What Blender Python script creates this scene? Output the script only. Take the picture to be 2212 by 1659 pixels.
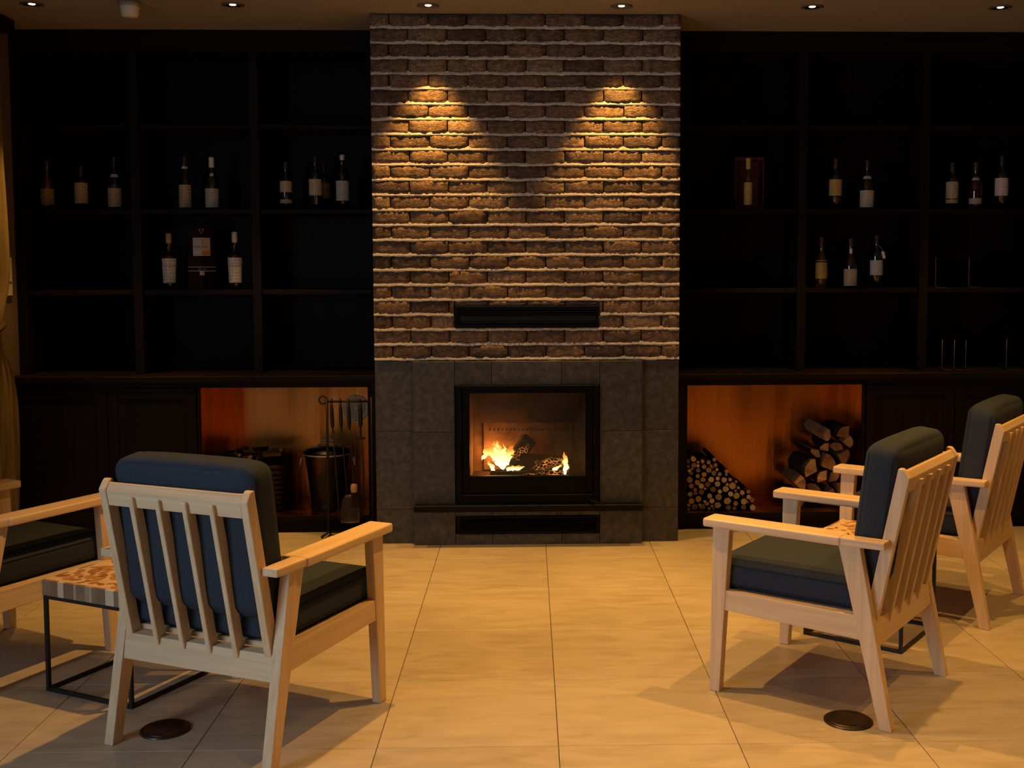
import bpy, bmesh, math, random
from mathutils import Vector, Matrix

for o in list(bpy.data.objects):
    bpy.data.objects.remove(o, do_unlink=True)
scene = bpy.context.scene
COL = scene.collection
PI = math.pi

# ------------------------------------------------------------------ camera
cam_d = bpy.data.cameras.new('camera')
cam_o = bpy.data.objects.new('camera', cam_d)
COL.objects.link(cam_o)
FPX = 2410.0
Yv = Vector((1141 - 1203, 578 - 739, FPX)).normalized()
Xv = Vector((1, -0.0042, 0)); Xv.z = -(Xv.x * Yv.x + Xv.y * Yv.y) / Yv.z; Xv.normalize()
Zv = -Yv.cross(Xv)                     # image-down axis of the room, flipped below
if Zv.y > 0: Zv = -Zv
# rows: camera axes written in room coordinates
right = Vector((Xv.x, Yv.x, Zv.x)); down = Vector((Xv.y, Yv.y, Zv.y)); fwd = Vector((Xv.z, Yv.z, Zv.z))
M = Matrix((right, -down, -fwd)).transposed().to_4x4()
M.translation = Vector((0, 0, 1.575))
cam_o.matrix_world = M
cam_d.sensor_fit = 'HORIZONTAL'; cam_d.sensor_width = 36.0
cam_d.lens = FPX * 36.0 / 2212.0
cam_d.shift_x = -97.0 / 2212.0
cam_d.shift_y = -90.5 / 2212.0
cam_d.clip_start = 0.05; cam_d.clip_end = 100
scene.camera = cam_o

# ------------------------------------------------------------------ world, daylight, exposure
world = bpy.data.worlds.new('evening_sky'); scene.world = world
world.use_nodes = True
bg = world.node_tree.nodes['Background']
bg.inputs[0].default_value = (0.42, 0.55, 0.8, 1); bg.inputs[1].default_value = 0.15

# dusk daylight entering through the long window in the left wall
day_d = bpy.data.lights.new('window_daylight', 'AREA')
day_d.shape = 'RECTANGLE'; day_d.size = 5.2; day_d.size_y = 2.2
day_d.energy = 285; day_d.color = (0.66, 0.84, 1.0)
day_o = bpy.data.objects.new('window_daylight', day_d); COL.objects.link(day_o)
day_o.location = (-3.32, 0.6, 1.45)
day_o.rotation_euler = (0, -PI / 2, 0)         # shines towards +X

DOWN_COL = (1.0, 0.51, 0.115)
WALL_W = 122.0      # downlights along the chimney wall
ROOM_W = 150.0      # downlights over the seats

vs = scene.view_settings
vs.view_transform = 'Standard'; vs.look = 'None'; vs.gamma = 1.0; vs.use_curve_mapping = False
vs.exposure = 0.0
scene.cycles.use_denoising = True
scene.cycles.max_bounces = 8
scene.cycles.sample_clamp_indirect = 4.0
scene.cycles.caustics_reflective = False
scene.cycles.caustics_refractive = False

# ------------------------------------------------------------------ helpers
def obj(name, bm_or_me, mat=None, parent=None, smooth=False):
    if isinstance(bm_or_me, bmesh.types.BMesh):
        me = bpy.data.meshes.new(name); bm_or_me.normal_update(); bm_or_me.to_mesh(me); bm_or_me.free()
    else:
        me = bm_or_me
    if mat is not None and not me.materials:
        for m in (mat if isinstance(mat, (list, tuple)) else [mat]): me.materials.append(m)
    if smooth:
        for p in me.polygons: p.use_smooth = True
    o = bpy.data.objects.new(name, me); COL.objects.link(o)
    if parent is not None: o.parent = parent
    return o

def thing(name, label, cat, loc=(0, 0, 0), rz=0.0, group=None):
    o = bpy.data.objects.new(name, None); COL.objects.link(o)
    o.location = loc; o.rotation_euler = (0, 0, rz); o.empty_display_size = 0.05
    return tag(o, label, cat, group)

def tag(o, label, cat, group=None):
    o['label'] = label; o['category'] = cat
    if group: o['group'] = group
    return o

def struct(o):
    o['kind'] = 'structure'; return o

def dup(root, loc, rz, label, group=None):
    r = root.copy(); COL.objects.link(r); r.location = loc; r.rotation_euler = (0, 0, rz)
    r['label'] = label
    if group: r['group'] = group
    for ch in list(root.children):
        if ch.type == 'LIGHT': continue
        c = ch.copy(); COL.objects.link(c); c.parent = r
        for g in list(ch.children):
            d = g.copy(); COL.objects.link(d); d.parent = c
    return r

def bm_box(lo, hi, bev=0.0, bm=None, seg=1):
    bm2 = bmesh.new()
    r = bmesh.ops.create_cube(bm2, size=1.0)
    for v in bm2.verts:
        v.co = Vector([lo[i] + (v.co[i] + .5) * (hi[i] - lo[i]) for i in range(3)])
    if bev > 0: bmesh.ops.bevel(bm2, geom=list(bm2.edges), offset=bev, segments=seg, profile=.6, affect='EDGES')
    return join(bm, bm2)

def bm_hexa(b, t, bev=0.0, bm=None, seg=1):
    """b, t: four bottom and four top corners, same winding"""
    bm2 = bmesh.new()
    vb = [bm2.verts.new(p) for p in b]; vt = [bm2.verts.new(p) for p in t]
    bm2.faces.new(vb[::-1]); bm2.faces.new(vt)
    for i in range(4):
        j = (i + 1) % 4
        bm2.faces.new((vb[i], vb[j], vt[j], vt[i]))
    bmesh.ops.recalc_face_normals(bm2, faces=bm2.faces)
    if bev > 0: bmesh.ops.bevel(bm2, geom=list(bm2.edges), offset=bev, segments=seg, profile=.6, affect='EDGES')
    return join(bm, bm2)

def join(bm, bm2):
    if bm is None: return bm2
    tmp = bpy.data.meshes.new('tmp'); bm2.to_mesh(tmp); bm2.free()
    bm.from_mesh(tmp); bpy.data.meshes.remove(tmp)
    return bm

def bm_tube(pts, rad, n=8, bm=None, cap=True, closed=False):
    bm2 = bmesh.new(); pts = [Vector(p) for p in pts]; rings = []
    N = len(pts)
    prev = None
    for i, p in enumerate(pts):
        a = pts[(i - 1) % N] if (closed or i > 0) else pts[i]
        b = pts[(i + 1) % N] if (closed or i < N - 1) else pts[i]
        d = (b - a).normalized()
        if prev is None:
            up = Vector((0, 0, 1)) if abs(d.z) < .9 else Vector((1, 0, 0))
            u = d.cross(up).normalized()
        else:
            u = (prev - d * prev.dot(d)).normalized()
        prev = u
        w = d.cross(u)
        r = rad[i] if isinstance(rad, (list, tuple)) else rad
        rings.append([bm2.verts.new(p + (u * math.cos(2 * PI * k / n) + w * math.sin(2 * PI * k / n)) * r) for k in range(n)])
    M_ = N if closed else N - 1
    for i in range(M_):
        A, B = rings[i], rings[(i + 1) % N]
        for k in range(n):
            bm2.faces.new((A[k], A[(k + 1) % n], B[(k + 1) % n], B[k]))
    if cap and not closed:
        bm2.faces.new(rings[0][::-1]); bm2.faces.new(rings[-1])
    bmesh.ops.recalc_face_normals(bm2, faces=bm2.faces)
    return join(bm, bm2)

def bm_lathe(prof, n=24, bm=None, a0=0.0, a1=2 * PI):
    bm2 = bmesh.new(); rings = []
    full = abs(a1 - a0 - 2 * PI) < 1e-6
    m = n if full else n + 1
    for r, z in prof:
        if r < 1e-5:
            rings.append([bm2.verts.new((0, 0, z))])
        else:
            rings.append([bm2.verts.new((r * math.cos(a0 + (a1 - a0) * k / n), r * math.sin(a0 + (a1 - a0) * k / n), z)) for k in range(m)])
    for A, B in zip(rings, rings[1:]):
        for k in range(n):
            k2 = (k + 1) % m
            if len(A) == 1 and len(B) == 1: continue
            if len(A) == 1: f = (A[0], B[k2], B[k])
            elif len(B) == 1: f = (A[k], A[k2], B[0])
            else: f = (A[k], A[k2], B[k2], B[k])
            bm2.faces.new(f)
    bmesh.ops.recalc_face_normals(bm2, faces=bm2.faces)
    return join(bm, bm2)

def xform(bm, mat):
    bmesh.ops.transform(bm, matrix=mat, verts=bm.verts); return bm

def auto_smooth(o, ang=35):
    for p in o.data.polygons: p.use_smooth = True
    bm = bmesh.new(); bm.from_mesh(o.data)
    for e in bm.edges:
        if len(e.link_faces) == 2 and e.calc_face_angle(0) > math.radians(ang): e.smooth = False
    bm.to_mesh(o.data); bm.free()
    return o

# ------------------------------------------------------------------ materials
def new_mat(name):
    m = bpy.data.materials.new(name); m.use_nodes = True
    nt = m.node_tree
    return m, nt, nt.nodes['Principled BSDF']

def N(nt, t, **kw):
    n = nt.nodes.new(t)
    for k, v in kw.items():
        setattr(n, k, v)
    return n

def ramp(nt, stops):
    r = nt.nodes.new('ShaderNodeValToRGB'); cr = r.color_ramp
    while len(cr.elements) > 1: cr.elements.remove(cr.elements[-1])
    cr.elements[0].position = stops[0][0]; cr.elements[0].color = (*stops[0][1], 1)
    for p, c in stops[1:]:
        e = cr.elements.new(p); e.color = (*c, 1)
    return r

def plain(name, col, rough=.5, metal=0.0, spec=.5, coat=0.0):
    m, nt, b = new_mat(name)
    b.inputs['Base Color'].default_value = (*col, 1)
    b.inputs['Roughness'].default_value = rough
    b.inputs['Metallic'].default_value = metal
    b.inputs['Specular IOR Level'].default_value = spec
    b.inputs['Coat Weight'].default_value = coat
    return m

def noisy(name, cols, scale=(5, 5, 5), detail=6, rough=.5, bump=0.0, bump_scale=None, metal=0.0, rnd=0.0, spec=.5, dist=.3, bdist=.002, coord='Object', nscale=1.0):
    """colour ramp over stretched noise, optional per-object shift and bump"""
    m, nt, b = new_mat(name); L = nt.links
    tc = N(nt, 'ShaderNodeTexCoord'); mp = N(nt, 'ShaderNodeMapping')
    mp.inputs['Scale'].default_value = scale
    L.new(tc.outputs[coord], mp.inputs['Vector'])
    oi = N(nt, 'ShaderNodeObjectInfo')
    va = N(nt, 'ShaderNodeVectorMath', operation='SCALE'); va.inputs[0].default_value = (31, 57, 23)
    L.new(oi.outputs['Random'], va.inputs['Scale'])
    add = N(nt, 'ShaderNodeVectorMath', operation='ADD')
    L.new(mp.outputs[0], add.inputs[0]); L.new(va.outputs[0], add.inputs[1])
    nz = N(nt, 'ShaderNodeTexNoise'); nz.inputs['Scale'].default_value = nscale; nz.inputs['Detail'].default_value = detail
    nz.inputs['Distortion'].default_value = dist
    L.new(add.outputs[0], nz.inputs['Vector'])
    fac = nz.outputs['Fac']
    if rnd > 0:
        mr = N(nt, 'ShaderNodeMath', operation='MULTIPLY_ADD'); mr.inputs[1].default_value = rnd; mr.inputs[2].default_value = -rnd / 2
        L.new(oi.outputs['Random'], mr.inputs[0])
        ad = N(nt, 'ShaderNodeMath', operation='ADD'); L.new(fac, ad.inputs[0]); L.new(mr.outputs[0], ad.inputs[1])
        fac = ad.outputs[0]
    n = len(cols)
    rp = ramp(nt, [(.28 + .44 * i / max(1, n - 1), c) for i, c in enumerate(cols)])
    L.new(fac, rp.inputs[0]); L.new(rp.outputs[0], b.inputs['Base Color'])
    b.inputs['Roughness'].default_value = rough; b.inputs['Metallic'].default_value = metal
    b.inputs['Specular IOR Level'].default_value = spec
    if bump > 0:
        nb = N(nt, 'ShaderNodeTexNoise'); nb.inputs['Detail'].default_value = 8
        mp2 = N(nt, 'ShaderNodeMapping'); mp2.inputs['Scale'].default_value = bump_scale or scale
        L.new(tc.outputs[coord], mp2.inputs['Vector'])
        ad2 = N(nt, 'ShaderNodeVectorMath', operation='ADD'); L.new(mp2.outputs[0], ad2.inputs[0]); L.new(va.outputs[0], ad2.inputs[1])
        nb.inputs['Scale'].default_value = 1.0
        L.new(ad2.outputs[0], nb.inputs['Vector'])
        bp = N(nt, 'ShaderNodeBump'); bp.inputs['Strength'].default_value = bump; bp.inputs['Distance'].default_value = bdist
        L.new(nb.outputs['Fac'], bp.inputs['Height']); L.new(bp.outputs[0], b.inputs['Normal'])
    return m

def brick_material():
    m, nt, b = new_mat('brick'); L = nt.links
    tc = N(nt, 'ShaderNodeTexCoord'); oi = N(nt, 'ShaderNodeObjectInfo')
    va = N(nt, 'ShaderNodeVectorMath', operation='SCALE'); va.inputs[0].default_value = (17, 41, 29)
    L.new(oi.outputs['Random'], va.inputs['Scale'])
    add = N(nt, 'ShaderNodeVectorMath', operation='ADD')
    L.new(tc.outputs['Object'], add.inputs[0]); L.new(va.outputs[0], add.inputs[1])
    hue = ramp(nt, [(0, (.115, .076, .054)), (.3, (.20, .126, .076)), (.55, (.265, .164, .097)), (.8, (.17, .114, .076)), (1, (.36, .235, .14))])
    L.new(oi.outputs['Random'], hue.inputs[0])
    n1 = N(nt, 'ShaderNodeTexNoise'); n1.inputs['Scale'].default_value = 38; n1.inputs['Detail'].default_value = 8; n1.inputs['Roughness'].default_value = .7
    L.new(add.outputs[0], n1.inputs['Vector'])
    r1 = ramp(nt, [(.3, (.45, .45, .45)), (.7, (1.35, 1.32, 1.28))]); L.new(n1.outputs['Fac'], r1.inputs[0])
    mx = N(nt, 'ShaderNodeMix', data_type='RGBA', blend_type='MULTIPLY'); mx.inputs[0].default_value = 1
    L.new(hue.outputs[0], mx.inputs[6]); L.new(r1.outputs[0], mx.inputs[7])
    L.new(mx.outputs[2], b.inputs['Base Color'])
    b.inputs['Roughness'].default_value = .82; b.inputs['Specular IOR Level'].default_value = .25
    # wandering cracks and folds of a hand-moulded face
    mp = N(nt, 'ShaderNodeMapping'); mp.inputs['Scale'].default_value = (9, 9, 26); L.new(add.outputs[0], mp.inputs['Vector'])
    nw = N(nt, 'ShaderNodeTexNoise'); nw.inputs['Scale'].default_value = 1.2; nw.inputs['Detail'].default_value = 3; nw.inputs['Distortion'].default_value = 1.6
    L.new(mp.outputs[0], nw.inputs['Vector'])
    ms = N(nt, 'ShaderNodeMath', operation='SUBTRACT'); ms.inputs[1].default_value = .5; L.new(nw.outputs['Fac'], ms.inputs[0])
    ma = N(nt, 'ShaderNodeMath', operation='ABSOLUTE'); L.new(ms.outputs[0], ma.inputs[0])
    crack = N(nt, 'ShaderNodeMapRange'); crack.inputs[1].default_value = 0; crack.inputs[2].default_value = .045; L.new(ma.outputs[0], crack.inputs[0])
    n2 = N(nt, 'ShaderNodeTexNoise'); n2.inputs['Scale'].default_value = 120; n2.inputs['Detail'].default_value = 6; L.new(add.outputs[0], n2.inputs['Vector'])
    mm = N(nt, 'ShaderNodeMath', operation='MULTIPLY_ADD'); mm.inputs[1].default_value = .45; L.new(n2.outputs['Fac'], mm.inputs[0]); L.new(crack.outputs[0], mm.inputs[2])
    n3 = N(nt, 'ShaderNodeTexNoise'); n3.inputs['Scale'].default_value = 30; n3.inputs['Detail'].default_value = 4; L.new(add.outputs[0], n3.inputs['Vector'])
    mm2 = N(nt, 'ShaderNodeMath', operation='MULTIPLY_ADD'); mm2.inputs[1].default_value = 1.4; L.new(n3.outputs['Fac'], mm2.inputs[0]); L.new(mm.outputs[0], mm2.inputs[2])
    bp = N(nt, 'ShaderNodeBump'); bp.inputs['Strength'].default_value = .9; bp.inputs['Distance'].default_value = .0055
    L.new(mm2.outputs[0], bp.inputs['Height']); L.new(bp.outputs[0], b.inputs['Normal'])
    return m

def light_wood(name, axis):
    sc = [70, 70, 70]; sc[axis] = 2.2
    return noisy(name, [(.56, .385, .225), (.64, .455, .28), (.70, .51, .33)], scale=tuple(sc), detail=5, rough=.42, bump=.05, bump_scale=tuple(s * 2 for s in sc), dist=.15, bdist=.0008, spec=.35)

WX, WY, WZ = light_wood('pale_wood_x', 0), light_wood('pale_wood_y', 1), light_wood('pale_wood_z', 2)
M_BRICK = brick_material()
M_MORTAR = noisy('mortar', [(.44, .39, .32), (.58, .52, .44), (.68, .62, .54)], scale=(60, 60, 60), rough=.95, bump=.8, bump_scale=(180, 180, 180), spec=.1, bdist=.003)
M_STONE = noisy('dark_stone', [(.034, .032, .029), (.055, .051, .046), (.088, .081, .072)], scale=(30, 30, 30), detail=10, rough=.55, bump=.25, bump_scale=(90, 90, 90), rnd=.12, spec=.4)
M_GROUT = plain('grout', (.16, .14, .115), .9)
M_FLOOR = noisy('floor_tile', [(.37, .30, .21), (.44, .365, .265), (.49, .41, .30)], scale=(4.5, 18.0, 4.5), detail=10, rough=.38, bump=.08, bump_scale=(40, 90, 40), rnd=.16, spec=.4, dist=.8)
M_FGROUT = plain('floor_grout', (.10, .075, .05), .9)
M_CEIL = noisy('ceiling_paint', [(.29, .25, .195), (.32, .275, .215)], scale=(8, 8, 8), rough=.9, spec=.1)
M_WALL = noisy('wall_paint', [(.16, .12, .09), (.19, .145, .11)], scale=(6, 6, 6), rough=.9, spec=.1)
M_DARKWALL = plain('dark_paint', (.012, .009, .008), .7)
M_DWOOD = noisy('dark_stained_wood', [(.0045, .0026, .0022), (.0075, .004, .003), (.011, .0055, .004)], scale=(3, 40, 40), detail=5, rough=.55, spec=.12)
M_DWOODV = noisy('dark_stained_wood_upright', [(.0045, .0026, .0022), (.0075, .004, .003), (.011, .0055, .004)], scale=(40, 40, 3), detail=5, rough=.55, spec=.12)
M_BLACK = plain('black_steel', (.0025, .0025, .003), .5, spec=.10)
M_BLACKM = plain('matt_black_iron', (.012, .011, .010), .55, spec=.4)
M_SLATE = plain('black_stone_ledge', (.0035, .0035, .0035), .4, spec=.12)
M_FABRIC = noisy('slate_blue_fabric', [(.026, .032, .046), (.034, .042, .058)], scale=(220, 220, 220), detail=2, rough=.95, bump=.35, bump_scale=(700, 700, 700), spec=.15, bdist=.0006)
M_PIPING = plain('fabric_piping', (.020, .026, .038), .95, spec=.1)
M_WHITE = plain('white_plastic', (.70, .66, .58), .5)
M_ALU = plain('dull_aluminium', (.5, .47, .43), .4, metal=.7)
M_BRONZE = plain('dark_bronze_cover', (.075, .060, .048), .32, metal=.8)

def copper_material():
    m, nt, b = new_mat('brushed_copper'); L = nt.links
    tc = N(nt, 'ShaderNodeTexCoord'); mp = N(nt, 'ShaderNodeMapping'); mp.inputs['Scale'].default_value = (5, 5, .25)
    L.new(tc.outputs['Object'], mp.inputs['Vector'])
    nz = N(nt, 'ShaderNodeTexNoise'); nz.inputs['Scale'].default_value = 1.0; nz.inputs['Detail'].default_value = 5
    L.new(mp.outputs[0], nz.inputs['Vector'])
    rp = ramp(nt, [(.3, (.56, .20, .035)), (.7, (.80, .33, .075))]); L.new(nz.outputs['Fac'], rp.inputs[0])  # upright streaks in the colour imitate highlights on the brushed sheet
    L.new(rp.outputs[0], b.inputs['Base Color'])
    b.inputs['Metallic'].default_value = 1.0
    rr = N(nt, 'ShaderNodeMapRange'); rr.inputs[1].default_value = .3; rr.inputs[2].default_value = .7; rr.inputs[3].default_value = .20; rr.inputs[4].default_value = .36
    L.new(nz.outputs['Fac'], rr.inputs[0]); L.new(rr.outputs[0], b.inputs['Roughness'])
    bp = N(nt, 'ShaderNodeBump'); bp.inputs['Strength'].default_value = .35; bp.inputs['Distance'].default_value = .03
    L.new(nz.outputs['Fac'], bp.inputs['Height']); L.new(bp.outputs[0], b.inputs['Normal'])
    return m
M_COPPER = copper_material()

def emit(name, col, strength):
    m, nt, b = new_mat(name)
    b.inputs['Base Color'].default_value = (*col, 1)
    b.inputs['Emission Color'].default_value = (*col, 1); b.inputs['Emission Strength'].default_value = strength
    return m

def thin_glass(name, tint=(1, 1, 1), gloss=.08):
    m = bpy.data.materials.new(name); m.use_nodes = True; nt = m.node_tree; nt.nodes.clear()
    out = N(nt, 'ShaderNodeOutputMaterial'); mix = N(nt, 'ShaderNodeMixShader'); mix.inputs[0].default_value = gloss
    tr = N(nt, 'ShaderNodeBsdfTransparent'); tr.inputs[0].default_value = (*tint, 1)
    gl = N(nt, 'ShaderNodeBsdfGlossy'); gl.inputs['Roughness'].default_value = .05
    nt.links.new(tr.outputs[0], mix.inputs[1]); nt.links.new(gl.outputs[0], mix.inputs[2]); nt.links.new(mix.outputs[0], out.inputs[0])
    return m
M_PANE = thin_glass('window_glass'); M_STOVEGLASS = thin_glass('stove_glass', (.93, .88, .80), .03)
# ------------------------------------------------------------------ room shell
XL, XR, YB, YN, ZC = -3.06, 3.17, 7.20, -3.0, 2.984
floor = struct(obj('floor', bm_box((XL - .1, YN, -.12), (XR + .1, YB, -.006)), M_FGROUT))
PX, PY0, PIT, GAP = 0.0935, 3.583, 0.5975, 0.0026
tile_cache = {}
def tile_mesh(w, d):
    k = (round(w, 4), round(d, 4))
    if k not in tile_cache:
        bm = bm_box((-w / 2, -d / 2, -.006), (w / 2, d / 2, 0), 0)
        top = [e for e in bm.edges if all(v.co.z > -1e-6 for v in e.verts)]
        bmesh.ops.bevel(bm, geom=top, offset=.0012, segments=1, affect='EDGES')
        me = bpy.data.meshes.new('floor_tile'); bm.to_mesh(me); bm.free(); me.materials.append(M_FLOOR)
        tile_cache[k] = me
    return tile_cache[k]
for i in range(-7, 7):
    for j in range(-12, 7):
        x0, x1 = PX + i * PIT, PX + (i + 1) * PIT; y0, y1 = PY0 + j * PIT, PY0 + (j + 1) * PIT
        x0, x1 = max(x0, XL), min(x1, XR); y0, y1 = max(y0, YN), min(y1, 6.66)
        if x1 - x0 < .03 or y1 - y0 < .03: continue
        t = obj('floor_tile', tile_mesh(x1 - x0 - GAP, y1 - y0 - GAP), None, floor)
        t.location = ((x0 + x1) / 2, (y0 + y1) / 2, 0)

struct(obj('ceiling', bm_box((XL - .1, YN, ZC), (XR + .1, YB, ZC + .12)), M_CEIL))
struct(obj('wall_back', bm_box((XL - .1, YB, 0), (XR + .1, YB + .1, ZC)), M_DARKWALL))
struct(obj('wall_right', bm_box((XR, YN, 0), (XR + .1, YB, ZC)), M_WALL))
struct(obj('wall_front', bm_box((XL - .1, YN - .1, 0), (XR + .1, YN, ZC)), M_WALL))
WY0, WY1, WZ0, WZ1 = -2.1, 3.3, .35, 2.55
wl = bm_box((XL - .1, YN, 0), (XL, WY0, ZC)); bm_box((XL - .1, WY1, 0), (XL, YB, ZC), bm=wl)
bm_box((XL - .1, WY0, 0), (XL, WY1, WZ0), bm=wl); bm_box((XL - .1, WY0, WZ1), (XL, WY1, ZC), bm=wl)
struct(obj('wall_left', wl, M_WALL))
win = struct(obj('window_1', bm_box((XL - .09, WY0, WZ0), (XL - .03, WY0 + .05, WZ1)), M_DWOODV))
for k in range(1, 5):
    y = WY0 + k * (WY1 - WY0) / 4
    obj('window_mullion', bm_box((XL - .09, y - .05, WZ0), (XL - .03, y, WZ1)), M_DWOODV, win)
for z in (WZ0, WZ1 - .05):
    obj('window_rail', bm_box((XL - .088, WY0 + .05, z), (XL - .032, WY1 - .05, z + .05)), M_DWOOD, win)
for k in range(4):
    y = WY0 + k * (WY1 - WY0) / 4
    obj('pane', bm_box((XL - .062, y + .05, WZ0 + .05), (XL - .058, y + (WY1 - WY0) / 4 - .05, WZ1 - .05)), M_PANE, win)

# ------------------------------------------------------------------ chimney breast: brick above, stone tiles below
CX0, CX1, FY = -.872, .857, 6.32
FB = (-.37, .36, .29, .905)                     # firebox hole x0 x1 z0 z1
core = bm_box((CX0, FY + .02, 0), (FB[0], YB, ZC)); bm_box((FB[1], FY + .02, 0), (CX1, YB, ZC), bm=core)
bm_box((FB[0], FY + .02, 0), (FB[1], YB, FB[2]), bm=core); bm_box((FB[0], FY + .02, FB[3]), (FB[1], YB, ZC), bm=core)
bm_box((FB[0], 6.86, FB[2]), (FB[1], YB, FB[3]), bm=core)
chim = struct(obj('wall_chimney_breast', core, M_GROUT))

rnd = random.Random(7)
brick_meshes = []
BL, BH = .2115, .068
for v in range(10):
    bm = bmesh.new()
    nx, nz = 5, 3
    grid = {}
    for i in range(nx + 1):
        for j in range(nz + 1):
            ex = i in (0, nx); ez = j in (0, nz)
            x = (i / nx - .5) * BL; z = (j / nz - .5) * BH
            if not ex: x += rnd.uniform(-.008, .008)
            if not ez: z += rnd.uniform(-.006, .006)
            if ex: x += rnd.uniform(-.0015, .0015)
            if ez: z += rnd.uniform(-.0022, .0022)
            y = rnd.uniform(-.0028, .0018) + (.0022 if ex else 0) + (.0012 if ez else 0)
            grid[i, j] = bm.verts.new((x, y, z))
    for i in range(nx):
        for j in range(nz):
            bm.faces.new((grid[i, j], grid[i + 1, j], grid[i + 1, j + 1], grid[i, j + 1]))
    rim = [grid[i, 0] for i in range(nx + 1)] + [grid[nx, j] for j in range(1, nz + 1)] + [grid[i, nz] for i in range(nx - 1, -1, -1)] + [grid[0, j] for j in range(nz - 1, 0, -1)]
    back = [bm.verts.new((p.co.x, .028, p.co.z)) for p in rim]
    for k in range(len(rim)):
        k2 = (k + 1) % len(rim)
        bm.faces.new((rim[k2], rim[k], back[k], back[k2]))
    bmesh.ops.recalc_face_normals(bm, faces=bm.faces)
    me = bpy.data.meshes.new('brick'); bm.to_mesh(me); bm.free(); me.materials.append(M_BRICK)
    for p in me.polygons: p.use_smooth = p.index < nx * nz
    brick_meshes.append(me)
ROW, Z1 = .08408, 2.9065
VX0, VX1, VZ0, VZ1 = -.413, .395, 1.234, 1.354    # warm-air vent in the brickwork
def put_brick(x0, x1, z0, z1):
    if x1 - x0 < .012 or z1 - z0 < .012: return
    b = obj('brick', brick_meshes[rnd.randrange(10)], None, chim)
    b.location = ((x0 + x1) / 2, FY - .003 + rnd.uniform(-.003, .003), (z0 + z1) / 2)
    flip = rnd.choice((1, -1))
    b.scale = ((x1 - x0) / BL * 1.0, 1, (z1 - z0) / BH)
    b.rotation_euler = (0, rnd.uniform(-.006, .006), rnd.uniform(-.012, .012))
joints = {}
for r in range(1, 24):
    zb = Z1 - (r - 1) * ROW + .0065; zt = Z1 - (r - 2) * ROW - .0055
    if r == 1: zt = ZC - .003
    pitch = .2178
    if r % 2 == 1: xs = [CX0, -.769] + [-.769 + pitch * k for k in range(1, 8)] + [CX1]
    else: xs = [CX0] + [CX0 + .208 + pitch * k for k in range(0, 7)] + [CX1]
    xs = [xs[0]] + [x + rnd.uniform(-.003, .003) for x in xs[1:-1]] + [xs[-1]]
    joints[r] = xs[1:-1]
    for a, b in zip(xs, xs[1:]):
        a2, b2 = a + (.0035 if a > CX0 else 0), b - (.0035 if b < CX1 else 0)
        if zb < VZ1 and zt > VZ0 and b2 > VX0 and a2 < VX1:
            if a2 < VX0: put_brick(a2, VX0 - .006, zb, zt)
            if b2 > VX1: put_brick(VX1 + .006, b2, zb, zt)
            if zt > VZ1 + .012: put_brick(max(a2, VX0 - .002), min(b2, VX1 + .002), VZ1 + .006, zt)
        else:
            put_brick(a2, b2, zb, zt)
# mortar: ragged proud beads along the beds, little lumps where the upright joints meet them
bm = bmesh.new()
for r in range(1, 24):
    zc = Z1 - (r - 1) * ROW + .0005
    n = 150
    prev = None
    for i in range(n + 1):
        x = CX0 + (CX1 - CX0) * i / n
        inside = VX0 - .004 < x < VX1 + .004 and VZ0 - .004 < zc < VZ1 + .004
        if inside:
            prev = None; continue
        wob = .0016 * math.sin(x * 23 + r * 1.7) + .0012 * math.sin(x * 57 + r * 3.1)
        up = .0090 + wob + rnd.uniform(-.0022, .0026); lo = .0066 - wob + rnd.uniform(-.0018, .0018)
        jr = joints.get(r, [])
        lump = max([math.exp(-((x - q) / .007) ** 2) for q in jr] + [0])
        up += .009 * lump
        yy = FY - .0065 + rnd.uniform(-.0025, .002)
        ring = [bm.verts.new((x, FY + .018, zc + up * .8)), bm.verts.new((x, yy + .0030, zc + up)), bm.verts.new((x, yy, zc - .001)), bm.verts.new((x, yy + .003, zc - lo)), bm.verts.new((x, FY + .018, zc - lo * .8))]
        if prev:
            for k in range(4): bm.faces.new((prev[k], ring[k], ring[k + 1], prev[k + 1]))
        prev = ring
bmesh.ops.recalc_face_normals(bm, faces=bm.faces)
mo = obj('mortar', bm, M_MORTAR, chim)

# stone tiles
def stone(x0, x1, z0, z1, yf):
    g = .0012
    obj('stone_tile', bm_box((x0 + g, yf, z0 + g), (x1 - g, FY + .022, z1 - g), .0008), M_STONE, chim)
TX = [CX0, -.654, -.419, -.209, .186, .402, .645, CX1]; TZ = [0, .199, .648, 1.048]
FC = 6.275                                       # middle bays stand a little proud
for k in (0, 6):
    for a, b in zip(TZ, TZ[1:]): stone(TX[k], TX[k + 1], a, b, FY)
for k in (1, 5):
    for a, b in zip(TZ, TZ[1:]): stone(TX[k], TX[k + 1], a, b, FC)
for k in (2, 3, 4):
    stone(TX[k], TX[k + 1], .914, 1.048, FC)
    stone(TX[k], TX[k + 1], .166, .199, FC); stone(TX[k], TX[k + 1], 0, .062, FC)
    stone(TX[k], TX[k + 1], .199, .24, FC)

led = tag(obj('hearth_ledge', bm_box((-.648, 6.205, .203), (.643, FC - .001, .240), .003), M_SLATE), 'thin black stone ledge running below the glowing fire door', 'ledge')

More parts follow.
